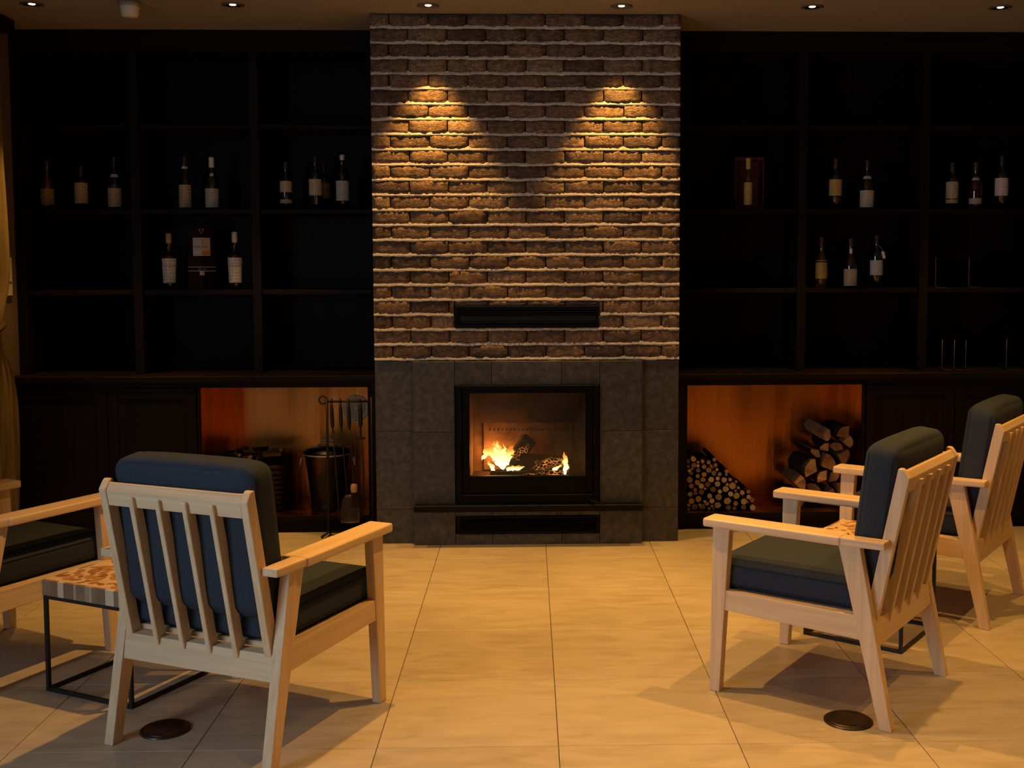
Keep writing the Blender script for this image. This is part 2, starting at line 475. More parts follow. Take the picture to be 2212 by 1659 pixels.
def vent(name, label, x0, x1, z0, z1, yf, depth, slats):
    t = thing(name, label, 'vent', ((x0 + x1) / 2, yf, z0))
    w = (x1 - x0) / 2; h = z1 - z0; fw = .012
    obj('vent_frame', bm_box((-w, 0, 0), (w, .012, fw)), M_BLACK, t); obj('vent_frame', bm_box((-w, 0, h - fw), (w, .012, h)), M_BLACK, t)
    for s in (-1, 1): obj('vent_frame', bm_box((min(s * w, s * (w - fw)), 0, fw), (max(s * w, s * (w - fw)), .012, h - fw)), M_BLACK, t)
    obj('vent_box', bm_box((-w + fw, depth - .004, fw), (w - fw, depth, h - fw)), M_DARKWALL, t)
    for z in slats:
        a = z * h
        obj('slat', bm_hexa([(-w + fw, .003, a), (w - fw, .003, a), (w - fw, .014, a + .006), (-w + fw, .014, a + .006)],
                            [(-w + fw, .003, a + .003), (w - fw, .003, a + .003), (w - fw, .014, a + .009), (-w + fw, .014, a + .009)]), M_BLACK, t)
    return t
vent('warm_air_vent', 'long black slotted vent set in the brickwork above the fire', VX0, VX1, VZ0, VZ1, FY - .016, .034, (.13, .24, .55, .66, .78))
vent('intake_vent', 'low black slotted vent near the floor under the stone ledge', -.403, .398, .065, .163, FC - .01, .028, (.15, .27, .39, .51, .63, .75))

# ------------------------------------------------------------------ fire insert
SX0, SX1, SZ0, SZ1 = -.409, .394, .241, .914
M_FIREBRICK = noisy('fire_liner', [(.075, .042, .022), (.15, .085, .045), (.22, .13, .07)], scale=(12, 12, 12), detail=8, rough=.85, bump=.5, bump_scale=(60, 60, 60), spec=.1)
M_SOOT = noisy('sooty_liner', [(.02, .012, .008), (.04, .024, .015), (.06, .036, .022)], scale=(9, 9, 9), rough=.9, spec=.1)
st = thing('fire_insert', 'black steel fire insert with a glass door and burning logs inside', 'fireplace', (0, 6.24, SZ0))
def sp(name, lo, hi, mat, bev=.002, par=None):
    return obj(name, bm_box((lo[0], lo[1] - 6.24, lo[2] - SZ0), (hi[0], hi[1] - 6.24, hi[2] - SZ0), bev), mat, par or st)
yf = 6.245
sp('surround', (SX0, yf, SZ0), (SX0 + .030, 6.33, SZ1), M_BLACK); sp('surround', (SX1 - .030, yf, SZ0), (SX1, 6.33, SZ1), M_BLACK)
sp('surround', (SX0 + .030, yf, SZ1 - .026), (SX1 - .030, 6.33, SZ1), M_BLACK); sp('surround', (SX0 + .030, yf, SZ0), (SX1 - .030, 6.33, SZ0 + .052), M_BLACK)
dy = 6.262
dr = sp('door', (SX0 + .032, dy, .296), (SX0 + .074, dy + .03, SZ1 - .028), M_BLACK)
for nm, lo, hi in (('door_stile', (SX1 - .074, dy, .296), (SX1 - .032, dy + .03, SZ1 - .028)), ('door_rail', (SX0 + .074, dy, .886 - .018), (SX1 - .074, dy + .03, SZ1 - .028)), ('lower_panel', (SX0 + .074, dy, .296), (SX1 - .074, dy + .03, .397))):
    sp(nm, lo, hi, M_BLACK, par=dr)
sp('glass_pane', (SX0 + .072, dy + .012, .395), (SX1 - .072, dy + .016, .870), M_STOVEGLASS, 0, dr)
hb = bm_tube([(SX1 - .022, -.012, .33), (SX1 - .022, -.022, .36), (SX1 - .022, -.022, .42), (SX1 - .022, -.012, .45)], .004)
obj('door_handle', hb, M_BLACK, dr)
lv = bm_tube([(SX1 - .055, .02, .028), (SX1 - .05, -.03, .026), (SX1 - .012, -.045, .012)], .004); bm_tube([(SX1 - .03, -.038, .018), (SX1 + .022, -.055, .006)], .006, bm=lv)
obj('air_lever', lv, M_BLACK, st)
# liner of the fire chamber
sp('liner_side', (FB[0], 6.30, FB[2]), (FB[0] + .03, 6.80, .89), M_FIREBRICK, .001)
sp('liner_side', (FB[1] - .03, 6.30, FB[2]), (FB[1], 6.80, .89), M_FIREBRICK, .001)
sp('liner_back', (FB[0] + .03, 6.74, FB[2]), (FB[1] - .03, 6.77, .89), M_FIREBRICK, .001)
sp('liner_floor', (FB[0] + .03, 6.30, FB[2]), (FB[1] - .03, 6.74, .34), M_SOOT, .001)
bf = bm_hexa([(-.31, .14, .875 - SZ0), (.30, .14, .875 - SZ0), (.285, .42, .645 - SZ0), (-.295, .42, .645 - SZ0)], [(-.31, .14, .887 - SZ0), (.30, .14, .887 - SZ0), (.285, .42, .657 - SZ0), (-.295, .42, .657 - SZ0)])
obj('baffle_plate', bf, M_SOOT, st)
sp('back_plate', (-.275, 6.722, .35), (.265, 6.739, .69), M_FIREBRICK, .001)
hb = None
for k in range(20):
    c = bm_lathe([(.0045, 0), (.0045, .004), (0, .004)], 8)
    xform(c, Matrix.Translation((-.235 + k * .0245, 6.7218 - 6.24, .592 - SZ0)) @ Matrix.Rotation(PI / 2, 4, 'X'))
    hb = c if hb is None else join(hb, c)
obj('air_holes', hb, M_DARKWALL, st)
rl = bm_tube([(-.30, .10, .375 - SZ0), (.29, .10, .375 - SZ0)], .007)
for k in range(7): bm_tube([(-.27 + k * .09, .10, .34 - SZ0), (-.27 + k * .09, .10, .375 - SZ0)], .004, bm=rl)
obj('log_guard', rl, M_BLACKM, st)

# charred logs with embers
def ember_material():
    m, nt, b = new_mat('charred_log'); L = nt.links
    tc = N(nt, 'ShaderNodeTexCoord'); vo = N(nt, 'ShaderNodeTexVoronoi', feature='DISTANCE_TO_EDGE'); vo.inputs['Scale'].default_value = 42
    mp = N(nt, 'ShaderNodeMapping'); mp.inputs['Scale'].default_value = (1, 1, 1.6); L.new(tc.outputs['Object'], mp.inputs['Vector']); L.new(mp.outputs[0], vo.inputs['Vector'])
    nz = N(nt, 'ShaderNodeTexNoise'); nz.inputs['Scale'].default_value = 9; nz.inputs['Detail'].default_value = 3; L.new(tc.outputs['Object'], nz.inputs['Vector'])
    mr = N(nt, 'ShaderNodeMapRange'); mr.inputs[1].default_value = .055; mr.inputs[2].default_value = .0; L.new(vo.outputs['Distance'], mr.inputs[0])
    mn = N(nt, 'ShaderNodeMapRange'); mn.inputs[1].default_value = .52; mn.inputs[2].default_value = .70; L.new(nz.outputs['Fac'], mn.inputs[0])
    mu = N(nt, 'ShaderNodeMath', operation='MULTIPLY'); L.new(mr.outputs[0], mu.inputs[0]); L.new(mn.outputs[0], mu.inputs[1])
    st_ = N(nt, 'ShaderNodeMath', operation='MULTIPLY'); st_.inputs[1].default_value = 2.6; L.new(mu.outputs[0], st_.inputs[0])
    b.inputs['Base Color'].default_value = (.022, .015, .011, 1); b.inputs['Roughness'].default_value = .9
    b.inputs['Emission Color'].default_value = (1.0, .33, .08, 1); L.new(st_.outputs[0], b.inputs['Emission Strength'])
    bp = N(nt, 'ShaderNodeBump'); bp.inputs['Strength'].default_value = .8; bp.inputs['Distance'].default_value = .006
    L.new(vo.outputs['Distance'], bp.inputs['Height']); L.new(bp.outputs[0], b.inputs['Normal'])
    return m
M_CHAR = ember_material()
def rough_log(p0, p1, r, n=12, segs=7, jit=.12, seed=1, mat=None, name='log', ends=None):
    rr = random.Random(seed); p0, p1 = Vector(p0), Vector(p1)
    d = (p1 - p0).normalized(); up = Vector((0, 0, 1)) if abs(d.z) < .9 else Vector((1, 0, 0)); u = d.cross(up).normalized(); w = d.cross(u)
    bm = bmesh.new(); rings = []; base = [1 + rr.uniform(-jit, jit) for _ in range(n)]
    for s in range(segs + 1):
        c = p0.lerp(p1, s / segs); k_ = 1 + rr.uniform(-.06, .06)
        rings.append([bm.verts.new(c + (u * math.cos(2 * PI * k / n) + w * math.sin(2 * PI * k / n)) * r * base[k] * k_ * (1 + rr.uniform(-.05, .05))) for k in range(n)])
    for A, B in zip(rings, rings[1:]):
        for k in range(n): bm.faces.new((A[k], A[(k + 1) % n], B[(k + 1) % n], B[k]))
    f0 = bm.faces.new(rings[0][::-1]); f1 = bm.faces.new(rings[-1])
    if ends is not None: f0.material_index = f1.material_index = 1
    bmesh.ops.recalc_face_normals(bm, faces=bm.faces)
    return bm
for lab, p0, p1, r, sd in (
    ('large charred log leaning up at the middle of the fire', (-.115, 6.585, .40), (.005, 6.64, .555), .050, 3),
    ('charred log with glowing cracks lying behind the flames', (-.055, 6.50, .435), (.215, 6.485, .410), .056, 4),
    ('dark front log lying along the bottom of the fire', (-.225, 6.405, .372), (.20, 6.40, .372), .029, 5),
    ('short charred log end lying under the right flame', (.09, 6.60, .378), (.24, 6.62, .380), .036, 6)):
    c = (Vector(p0) + Vector(p1)) / 2
    o = obj('burning_log', rough_log(Vector(p0) - c, Vector(p1) - c, r, seed=sd), M_CHAR); o.location = c
    tag(o, lab, 'log', 'logs burning in the fire insert')

def flame_material():
    m = bpy.data.materials.new('flame'); m.use_nodes = True; nt = m.node_tree; nt.nodes.clear(); L = nt.links
    out = N(nt, 'ShaderNodeOutputMaterial'); mix = N(nt, 'ShaderNodeMixShader'); tr = N(nt, 'ShaderNodeBsdfTransparent'); em = N(nt, 'ShaderNodeEmission')
    tc = N(nt, 'ShaderNodeTexCoord'); sx = N(nt, 'ShaderNodeSeparateXYZ'); L.new(tc.outputs['Generated'], sx.inputs[0])
    rp = ramp(nt, [(0, (1, .80, .42)), (.45, (1, .70, .28)), (.75, (1, .42, .08)), (1, (1, .24, .03))]); L.new(sx.outputs['Z'], rp.inputs[0]); L.new(rp.outputs[0], em.inputs[0])
    ms = N(nt, 'ShaderNodeMapRange'); ms.inputs[1].default_value = 0; ms.inputs[2].default_value = 1; ms.inputs[3].default_value = 5.0; ms.inputs[4].default_value = 1.6
    L.new(sx.outputs['Z'], ms.inputs[0]); L.new(ms.outputs[0], em.inputs[1])
    nz = N(nt, 'ShaderNodeTexNoise'); nz.inputs['Scale'].default_value = 22; L.new(tc.outputs['Object'], nz.inputs['Vector'])
    ad = N(nt, 'ShaderNodeMath', operation='MULTIPLY_ADD'); ad.inputs[1].default_value = .55; ad.inputs[2].default_value = -.15; L.new(sx.outputs['Z'], ad.inputs[0])
    a2 = N(nt, 'ShaderNodeMath', operation='ADD'); L.new(ad.outputs[0], a2.inputs[0]); L.new(nz.outputs['Fac'], a2.inputs[1])
    mr = N(nt, 'ShaderNodeMapRange'); mr.inputs[1].default_value = .55; mr.inputs[2].default_value = .95; mr.inputs[3].default_value = 1; mr.inputs[4].default_value = .25; L.new(a2.outputs[0], mr.inputs[0])
    L.new(mr.outputs[0], mix.inputs[0]); L.new(tr.outputs[0], mix.inputs[1]); L.new(em.outputs[0], mix.inputs[2]); L.new(mix.outputs[0], out.inputs[0])
    return m
M_FLAME = flame_material()
def flame(label, pts, flat=.45, n=10):
    """pts: (x, y, z, half width); a licking tongue with an oval section"""
    c = Vector((pts[0][0], pts[0][1], pts[0][2])); bm = bmesh.new(); rings = []
    # resample smoothly
    P = []
    for i in range(len(pts) - 1):
        for k in range(4):
            t = k / 4; a = pts[max(i - 1, 0)]; b = pts[i]; d = pts[i + 1]; e = pts[min(i + 2, len(pts) - 1)]
            P.append([.5 * ((2 * b[q]) + (-a[q] + d[q]) * t + (2 * a[q] - 5 * b[q] + 4 * d[q] - e[q]) * t * t + (-a[q] + 3 * b[q] - 3 * d[q] + e[q]) * t ** 3) for q in range(4)])
    P.append(list(pts[-1]))
    ph = pts[0][0] * 91 + pts[0][2] * 37
    for i, p in enumerate(P):
        e_ = min(1, i / 4) * (1 if i < len(P) - 1 else 0)
        p[0] += .0045 * e_ * math.sin(i * 1.3 + ph); p[2] += .002 * e_ * math.sin(i * 2.1 + ph)
        p[3] *= 1 + .28 * e_ * math.sin(i * 1.9 + ph * 1.7)
    for i, p in enumerate(P):
        a, b = P[max(i - 1, 0)], P[min(i + 1, len(P) - 1)]
        d = Vector((b[0] - a[0], 0, b[2] - a[2])).normalized(); s = Vector((d.z, 0, -d.x)); w = max(p[3], .0008)
        rings.append([bm.verts.new(Vector(p[:3]) - c + s * math.cos(2 * PI * k / n) * w + Vector((0, 1, 0)) * math.sin(2 * PI * k / n) * w * flat) for k in range(n)])
    for A, B in zip(rings, rings[1:]):
        for k in range(n): bm.faces.new((A[k], A[(k + 1) % n], B[(k + 1) % n], B[k]))
    bm.faces.new(rings[0][::-1]); bm.faces.new(rings[-1])
    bmesh.ops.recalc_face_normals(bm, faces=bm.faces)
    o = obj('flame', bm, M_FLAME, smooth=True); o.location = c
    return tag(o, label, 'flame', 'flames in the fire insert')
flame('broad bright flame sweeping up to the left in the fire', [(-.155, 6.50, .40, .012), (-.165, 6.50, .44, .034), (-.19, 6.50, .485, .038), (-.235, 6.50, .497, .026), (-.262, 6.50, .470, .012), (-.278, 6.50, .448, .001)])
flame('tall central flame tongue rising left of the charred log', [(-.15, 6.52, .41, .014), (-.165, 6.52, .46, .034), (-.185, 6.52, .505, .026), (-.20, 6.52, .535, .012), (-.212, 6.52, .556, .001)])
flame('white-hot flame leaning against the charred log', [(-.16, 6.47, .40, .010), (-.142, 6.47, .44, .026), (-.122, 6.47, .485, .024), (-.105, 6.47, .515, .016), (-.094, 6.47, .538, .002)])
flame('pointed wisp of flame on top of the broad bright flame', [(-.185, 6.515, .49, .014), (-.193, 6.515, .515, .013), (-.186, 6.515, .535, .008), (-.192, 6.515, .562, .001)])
flame('curled wisp of flame between the broad and leaning flames', [(-.150, 6.49, .46, .016), (-.152, 6.49, .49, .015), (-.143, 6.49, .515, .007), (-.148, 6.49, .548, .001)])
flame('small thin flame at the far left of the fire', [(-.205, 6.46, .385, .008), (-.215, 6.46, .41, .012), (-.235, 6.46, .44, .006), (-.248, 6.46, .458, .001)])
flame('slender upright flame at the right end of the fire', [(.204, 6.41, .378, .009), (.211, 6.41, .41, .013), (.213, 6.41, .45, .014), (.207, 6.41, .485, .008), (.198, 6.41, .505, .001)])
flame('low flame licking along the front log at the middle', [(-.13, 6.40, .408, .008), (-.10, 6.40, .416, .013), (-.06, 6.40, .418, .012), (-.025, 6.40, .424, .001)])
flame('little flame leaning towards the slender right flame', [(.135, 6.40, .406, .006), (.155, 6.40, .412, .009), (.175, 6.40, .424, .006), (.190, 6.40, .440, .001)])
fl = bpy.data.lights.new('fire_glow', 'POINT'); fl.energy = 3.4; fl.color = (1, .40, .10); fl.shadow_soft_size = .05
flo = bpy.data.objects.new('fire_glow', fl); COL.objects.link(flo); flo.location = (-.215, 6.655, .455)
# ------------------------------------------------------------------ bookcases, base cabinets, copper-lined wood stores
SH = [2.432, 1.929, 1.445]; ST = .028; YU, YK = 6.76, 7.15
WT0, WT1 = .905, .940
def bookcase(label, x0, x1, ups):
    t = thing('bookcase', label, 'bookcase', ((x0 + x1) / 2, YU, WT1)); cx = (x0 + x1) / 2
    def P(name, lo, hi, mat, bev=.0015): return obj(name, bm_box((lo[0] - cx, lo[1] - YU, lo[2] - WT1), (hi[0] - cx, hi[1] - YU, hi[2] - WT1), bev), mat, t)
    P('back_panel', (x0, YK, WT1 + .001), (x1, YK + .02, ZC - .001), M_DWOODV, 0)
    P('header', (x0, YU - .002, ZC - .125), (x1, YK, ZC - .001), M_DWOOD)
    xs = [x0 + .027] + ups + [x1 - .027]
    for x in xs: P('upright', (x - .027, YU, WT1 + .001), (x + .027, YK - .0005, ZC - .126), M_DWOODV)
    for a, b in zip(xs, xs[1:]):
        for z in SH: P('shelf', (a + .0275, YU + .018, z - ST), (b - .0275, YK - .0005, z), M_DWOOD)
    return t
bookcase('dark stained open bookcase left of the chimney breast', XL + .004, CX0 - .006, [-2.34, -1.63])
bookcase('dark stained open bookcase right of the chimney breast', CX1 + .006, XR - .004, [1.664, 2.412])
YC = 6.60
def worktop(label, x0, x1):
    o = obj('worktop', bm_box((x0 - x0, YC - .018 - YC, 0), (x1 - x0, YK + .03 - YC, WT1 - WT0), .002), M_DWOOD)
    o.location = (x0, YC, WT0); tag(o, label, 'worktop')
worktop('dark wood ledge under the left bookcase', XL + .002, CX0 - .003); worktop('dark wood ledge under the right bookcase', CX1 + .003, XR - .002)

def cabinet(label, x0, x1, splits):
    cx = (x0 + x1) / 2; t = thing('base_cabinet', label, 'cabinet', (cx, YC, 0))
    obj('carcass', bm_box((x0 - cx, .022, .062), (x1 - cx, .57, WT0 - .001), .001), M_DWOOD, t)
    obj('fascia', bm_box((x0 - cx, .004, .873), (x1 - cx, .0215, WT0 - .001), .001), M_DWOOD, t)
    obj('plinth', bm_box((x0 - cx, .012, .001), (x1 - cx, .56, .0615)), M_DWOOD, t)
    for a, b in zip(splits, splits[1:]):
        a0, b0 = a - cx + .003, b - cx - .003; z0, z1 = .066, .869; fr = .058
        d = obj('door', bm_box((a0 + fr, .008, z0 + fr), (b0 - fr, .018, z1 - fr)), M_DWOODV, t)
        for lo, hi, m in (((a0, 0, z0), (a0 + fr, .0215, z1), M_DWOODV), ((b0 - fr, 0, z0), (b0, .0215, z1), M_DWOODV), ((a0 + fr, 0, z0), (b0 - fr, .0215, z0 + fr), M_DWOOD), ((a0 + fr, 0, z1 - fr), (b0 - fr, .0215, z1), M_DWOOD)):
            obj('door_frame', bm_box(lo, hi, .0015), m, d)
cabinet('dark panelled two-door cabinet at the far left behind the chairs', XL + .004, -1.962, [XL + .004, -2.484, -1.962])
cabinet('dark panelled two-door cabinet at the far right behind the chairs', 2.022, XR - .004, [2.022, 2.559, XR - .004])

NF = .10                                          # floor height of the wood stores
def niche(label, x0, x1, stile_left, stile_right):
    cx = (x0 + x1) / 2; t = thing('wood_store', label, 'wood store', (cx, YC, 0)); w = (x1 - x0) / 2; D = .53
    obj('copper_floor', bm_box((-w, .012, NF - .012), (w, D, NF), .0008), M_COPPER, t)
    obj('copper_back', bm_box((-w + .012, D, NF + .001), (w - .012, D + .012, WT0 - .002)), M_COPPER, t)
    obj('copper_side', bm_box((-w, .02, NF + .001), (-w + .012, D + .012, WT0 - .002)), M_COPPER, t)
    obj('copper_side', bm_box((w - .012, .02, NF + .001), (w, D + .012, WT0 - .002)), M_COPPER, t)
    obj('fascia', bm_box((-w, 0, .871), (w, .018, WT0 - .001), .001), M_DWOOD, t)
    for s in (-1, 1): obj('edge_trim', bm_box((min(s * w, s * (w - .016)), 0, NF), (max(s * w, s * (w - .016)), .0195, .8705)), M_DWOODV, t)
    obj('plinth', bm_box((-w, .012, .001), (w, .5, NF - .013)), M_DWOOD, t)
    obj('sill_edge', bm_box((-w, 0, NF - .03), (w, .0115, NF + .0005), .001), M_DWOOD, t)
    if stile_left: obj('stile', bm_box((stile_left - cx, 0, .001), (-w - .001, .3, WT0 - .001)), M_DWOODV, t)
    if stile_right: obj('stile', bm_box((w + .001, 0, .001), (stile_right - cx, .3, WT0 - .001)), M_DWOODV, t)
niche('copper-lined recess holding the ash bucket left of the fire', -1.956, -.938, None, CX0 - .004)
niche('copper-lined recess holding the firewood right of the fire', .931, 2.016, CX1 + .004, None)

# ------------------------------------------------------------------ recessed downlights
M_TRIM = plain('downlight_trim', (.16, .13, .10), .35, metal=.4)
M_REFL = plain('downlight_reflector', (.75, .62, .45), .22, metal=1.0)
M_LAMP = emit('downlight_lamp', (1.0, .72, .40), 9.0)
def downlight_proto():
    t = thing('downlight', '', 'ceiling light')
    obj('trim_ring', bm_lathe([(.048, -.0005), (.060, -.0005), (.060, -.004), (.050, -.007), (.044, -.006), (.048, -.0005)], 28), M_TRIM, t, True)
    obj('reflector', bm_lathe([(.045, -.006), (.036, -.0012), (.018, -.0008)], 28), M_REFL, t, True)
    obj('lamp_lens', bm_lathe([(.018, -.0008), (.014, -.003), (0, -.0045)], 20), M_LAMP, t, True)
    return t
dl0 = downlight_proto(); first_dl = [True]
def downlight(x, y, label, watt, cone, blend, group, rad=.022):
    if first_dl[0]:
        t = dl0; t.location = (x, y, ZC); t['label'] = label; t['group'] = group; first_dl[0] = False
    else:
        t = dup(dl0, (x, y, ZC), 0, label, group)
    ld = bpy.data.lights.new('downlight_beam', 'SPOT'); ld.energy = watt; ld.color = DOWN_COL
    ld.spot_size = math.radians(cone); ld.spot_blend = blend; ld.shadow_soft_size = rad
    lo = bpy.data.objects.new('downlight_beam', ld); COL.objects.link(lo); lo.parent = t; lo.location = (0, 0, -.03)
names = ['recessed downlight above the far left bookcase bay', 'recessed downlight above the right half of the left bookcase', 'recessed downlight shining on the left side of the brickwork',
         'recessed downlight shining on the right side of the brickwork', 'recessed downlight above the left half of the right bookcase', 'recessed downlight above the far right bookcase bay']
for k, x in enumerate((-2.64, -1.576, -.532, .51, 1.547, 2.579)):
    downlight(x, 6.125, names[k], WALL_W * (1.0 if k in (2, 3) else .85), 60, .55, 'downlights along the chimney wall')
for yy, row in ((4.2, ((-1.576, .12), (-.532, 1.4), (.51, 1.1), (1.547, 1.0), (2.579, .7))), (2.4, ((.51, .25), (1.547, .3), (2.579, .3)))):
    for x, s in row:
        downlight(x, yy, 'recessed downlight overhead in the middle of the room', ROOM_W * s, 84, .6, 'downlights over the seats')

sd = thing('smoke_detector', 'small white smoke detector on the ceiling near the left bookcase', 'smoke detector', (-2.10, 6.06, ZC))
obj('base_ring', bm_lathe([(0, -.0005), (.058, -.0005), (.058, -.022), (.052, -.026), (0, -.026)], 28), plain('detector_base', (.30, .25, .19), .6), sd, True)
obj('sensor_body', bm_lathe([(.050, -.026), (.053, -.034), (.047, -.040), (.046, -.066), (.036, -.080), (0, -.082)], 28), M_WHITE, sd, True)

# ------------------------------------------------------------------ floor outlet covers
def floor_cover(x, y, label):
    t = thing('floor_socket_cover', label, 'floor cover', (x, y, 0), group='round covers in the floor')
    obj('rim', bm_lathe([(.084, .0003), (.084, .004), (.080, .007), (.073, .007), (.072, .005)], 40), M_BRONZE, t, True)
    obj('lid', bm_lathe([(.0715, .001), (.0715, .0075), (.066, .009), (0, .0095)], 40), M_BRONZE, t, True)
    obj('lid_slot', bm_box((-.012, -.060, .0085), (.012, -.054, .0101)), M_BLACKM, t)
floor_cover(-1.247, 3.753, 'round dark floor cover beneath the left slat-backed armchair')
floor_cover(1.105, 3.753, 'round dark floor cover beside the rear leg of the right armchair')

# ------------------------------------------------------------------ armchairs
def rbox(sx, sy, sz, r, cuts=13, puff=(0, 0, 0)):
    bm = bmesh.new(); bmesh.ops.create_cube(bm, size=2.0)
    bmesh.ops.subdivide_edges(bm, edges=list(bm.edges), cuts=cuts, use_grid_fill=True)
    h = (sx / 2, sy / 2, sz / 2)
    for v in bm.verts:
        q = []
        for i in range(3):
            t = v.co[i]; a = abs(t); a = 1 - (1 - a) ** 1.55
            q.append(math.copysign(a, t) * h[i])
        n = [q[i] / h[i] for i in range(3)]
        inner = Vector([max(-(h[i] - r), min(h[i] - r, q[i])) for i in range(3)])
        d = Vector(q) - inner
        p = inner + d.normalized() * r if d.length > 1e-6 else Vector(q)
        for i in range(3):
            j, k = (i + 1) % 3, (i + 2) % 3
            p[i] += n[i] ** 3 * puff[i] * (1 - n[j] ** 4) * (1 - n[k] ** 4)
        v.co = p
    bmesh.ops.recalc_face_normals(bm, faces=bm.faces)
    return bm
def rrect(hx, hy, r, z, ax):
    pts = []
    for cx, cy, a0 in ((hx - r, hy - r, 0), (-hx + r, hy - r, PI / 2), (-hx + r, -hy + r, PI), (hx - r, -hy + r, 3 * PI / 2)):
        for k in range(6):
            a = a0 + k / 5 * PI / 2; u, v = cx + r * math.cos(a), cy + r * math.sin(a)
            pts.append((u, v, z) if ax == 2 else (u, z, v))
    return pts

W_, TL = .334, .037
ypost = lambda z: -.2844 - .2018 * (z - .4)
ZA, TA = .622, .031
def make_chair():
    c = thing('armchair', '', 'armchair')
    for s in (-1, 1):
        xo, xi = s * W_, s * (W_ - TL)
        xa, xb = min(xo, xi), max(xo, xi)
        obj('front_leg', bm_hexa([(xa, .300, 0), (xb, .300, 0), (xb, .341, 0), (xa, .341, 0)], [(xa, .262, ZA), (xb, .262, ZA), (xb, .330, ZA), (xa, .330, ZA)], .004, seg=2), WZ, c)
        obj('rear_leg', bm_hexa([(xa, -.347, 0), (xb, -.347, 0), (xb, -.303, 0), (xa, -.303, 0)], [(xa, -.227, ZA), (xb, -.227, ZA), (xb, -.150, ZA), (xa, -.150, ZA)], .004, seg=2), WZ, c)
        # armrest: wide front part, narrower tail that meets the back post
        a, b = sorted((s * .261, s * .359)); a2, b2 = sorted((s * .2945, s * .3535))
        bm = bm_box((a, -.165, ZA - .001), (b, .3600, ZA + TA), .009, seg=3)
        bm_hexa([(a2, -.318, ZA + .003), (b2, -.318, ZA + .003), (b2, -.160, ZA), (a2, -.160, ZA)], [(a2, -.318, ZA + TA - .001), (b2, -.318, ZA + TA - .001), (b2, -.160, ZA + TA - .002), (a2, -.160, ZA + TA - .002)], .006, bm, seg=2)
        obj('armrest', bm, WY, c)
        a, b = sorted((s * .302, s * .330))
        obj('side_rail', bm_hexa([(a, -.282, .297), (b, -.282, .297), (b, .305, .313), (a, .305, .313)], [(a, -.262, .381), (b, -.262, .381), (b, .300, .388), (a, .300, .388)], .003, seg=2), WY, c)
        a, b = sorted((s * .2655, s * .2935))
        zb, zc, zt = .30, .866, .897
        prof = [(ypost(zb), zb), (ypost(zc), zc), (ypost(zc) + .018, zt - .005), (ypost(zt) + .030, zt), (ypost(zt) + .044, zt), (ypost(zb) + .044, zb)]
        bm = bmesh.new(); A = [bm.verts.new((a, y, z)) for y, z in prof]; B = [bm.verts.new((b, y, z)) for y, z in prof]
        bm.faces.new(A); bm.faces.new(B[::-1])
        for k in range(len(prof)): bm.faces.new((A[k], A[(k + 1) % len(prof)], B[(k + 1) % len(prof)], B[k]))
        bmesh.ops.recalc_face_normals(bm, faces=bm.faces); bmesh.ops.bevel(bm, geom=list(bm.edges), offset=.002, segments=1, affect='EDGES')
        obj('back_post', bm, WZ, c)
    # rails of the back
    prof = [(ypost(.812) + .003, .812), (ypost(.862) + .003, .862), (ypost(.885) + .022, .887), (ypost(.885) + .034, .887), (ypost(.812) + .034, .812)]
    bm = bmesh.new(); A = [bm.verts.new((-.265, y, z)) for y, z in prof]; B = [bm.verts.new((.265, y, z)) for y, z in prof]
    bm.faces.new(A); bm.faces.new(B[::-1])
    for k in range(5): bm.faces.new((A[k], A[(k + 1) % 5], B[(k + 1) % 5], B[k]))
    bmesh.ops.recalc_face_normals(bm, faces=bm.faces); bmesh.ops.bevel(bm, geom=list(bm.edges), offset=.002, segments=1, affect='EDGES')
    obj('top_rail', bm, WX, c)
    obj('rear_rail', bm_hexa([(-.299, -.286, .277), (.299, -.286, .277), (.299, -.245, .277), (-.299, -.245, .277)], [(-.299, ypost(.362) + .003, .362), (.299, ypost(.362) + .003, .362), (.299, -.235, .366), (-.299, -.235, .366)], .003, seg=2), WX, c)
    obj('front_rail', bm_box((-.299, .285, .312), (.299, .315, .386), .003), WX, c)
    obj('seat_deck', bm_box((-.300, -.234, .366), (.300, .284, .384), .002), WX, c)
    zb, zt = .338, .849
    for k in range(4):
        x = -.265 + .53 * (k + 1) / 5; h = .0095
        obj('slat', bm_hexa([(x - h, ypost(zb) - .010, zb), (x + h, ypost(zb) - .010, zb), (x + h, ypost(zb) + .032, zb + .008), (x - h, ypost(zb) + .032, zb + .008)],
                            [(x - h, ypost(zt) - .010, zt), (x + h, ypost(zt) - .010, zt), (x + h, ypost(zt) + .032, zt - .006), (x - h, ypost(zt) + .032, zt - .006)], .0025), WZ, c)
    # cushions
    T = Matrix.Translation((0, .058, .438))
    cu = obj('seat_cushion', xform(rbox(.590, .594, .104, .028, puff=(.002, .010, .012)), T), M_FABRIC, c, True)
    pp = bm_tube(rrect(.2955, .298, .030, .036, 2), .0028, 6, closed=True); bm_tube(rrect(.2955, .298, .030, -.036, 2), .0028, 6, bm=pp, closed=True)
    obj('piping', xform(pp, T), M_PIPING, cu, True)
    zm = .720
    T = Matrix.Translation((0, ypost(zm) + .032 + .066 + .001, zm)) @ Matrix.Rotation(math.atan(.125), 4, 'X')
    bc = obj('back_cushion', xform(rbox(.560, .124, .490, .038, puff=(.004, .008, .012)), T), M_FABRIC, c, True)
    pp = bm_tube(rrect(.277, .242, .045, .042, 1), .0028, 6, closed=True); bm_tube(rrect(.277, .242, .045, -.042, 1), .0028, 6, bm=pp, closed=True)
    obj('piping', xform(pp, T), M_PIPING, bc, True)
    return c
chair = make_chair()
G = 'pale wood armchairs facing the fire'
chair.location = (-.9677, 3.8229, 0); chair.rotation_euler = (0, 0, -.4188); chair['group'] = G
chair['label'] = 'pale wood slat-back armchair at the left, seen from behind over a round floor cover'
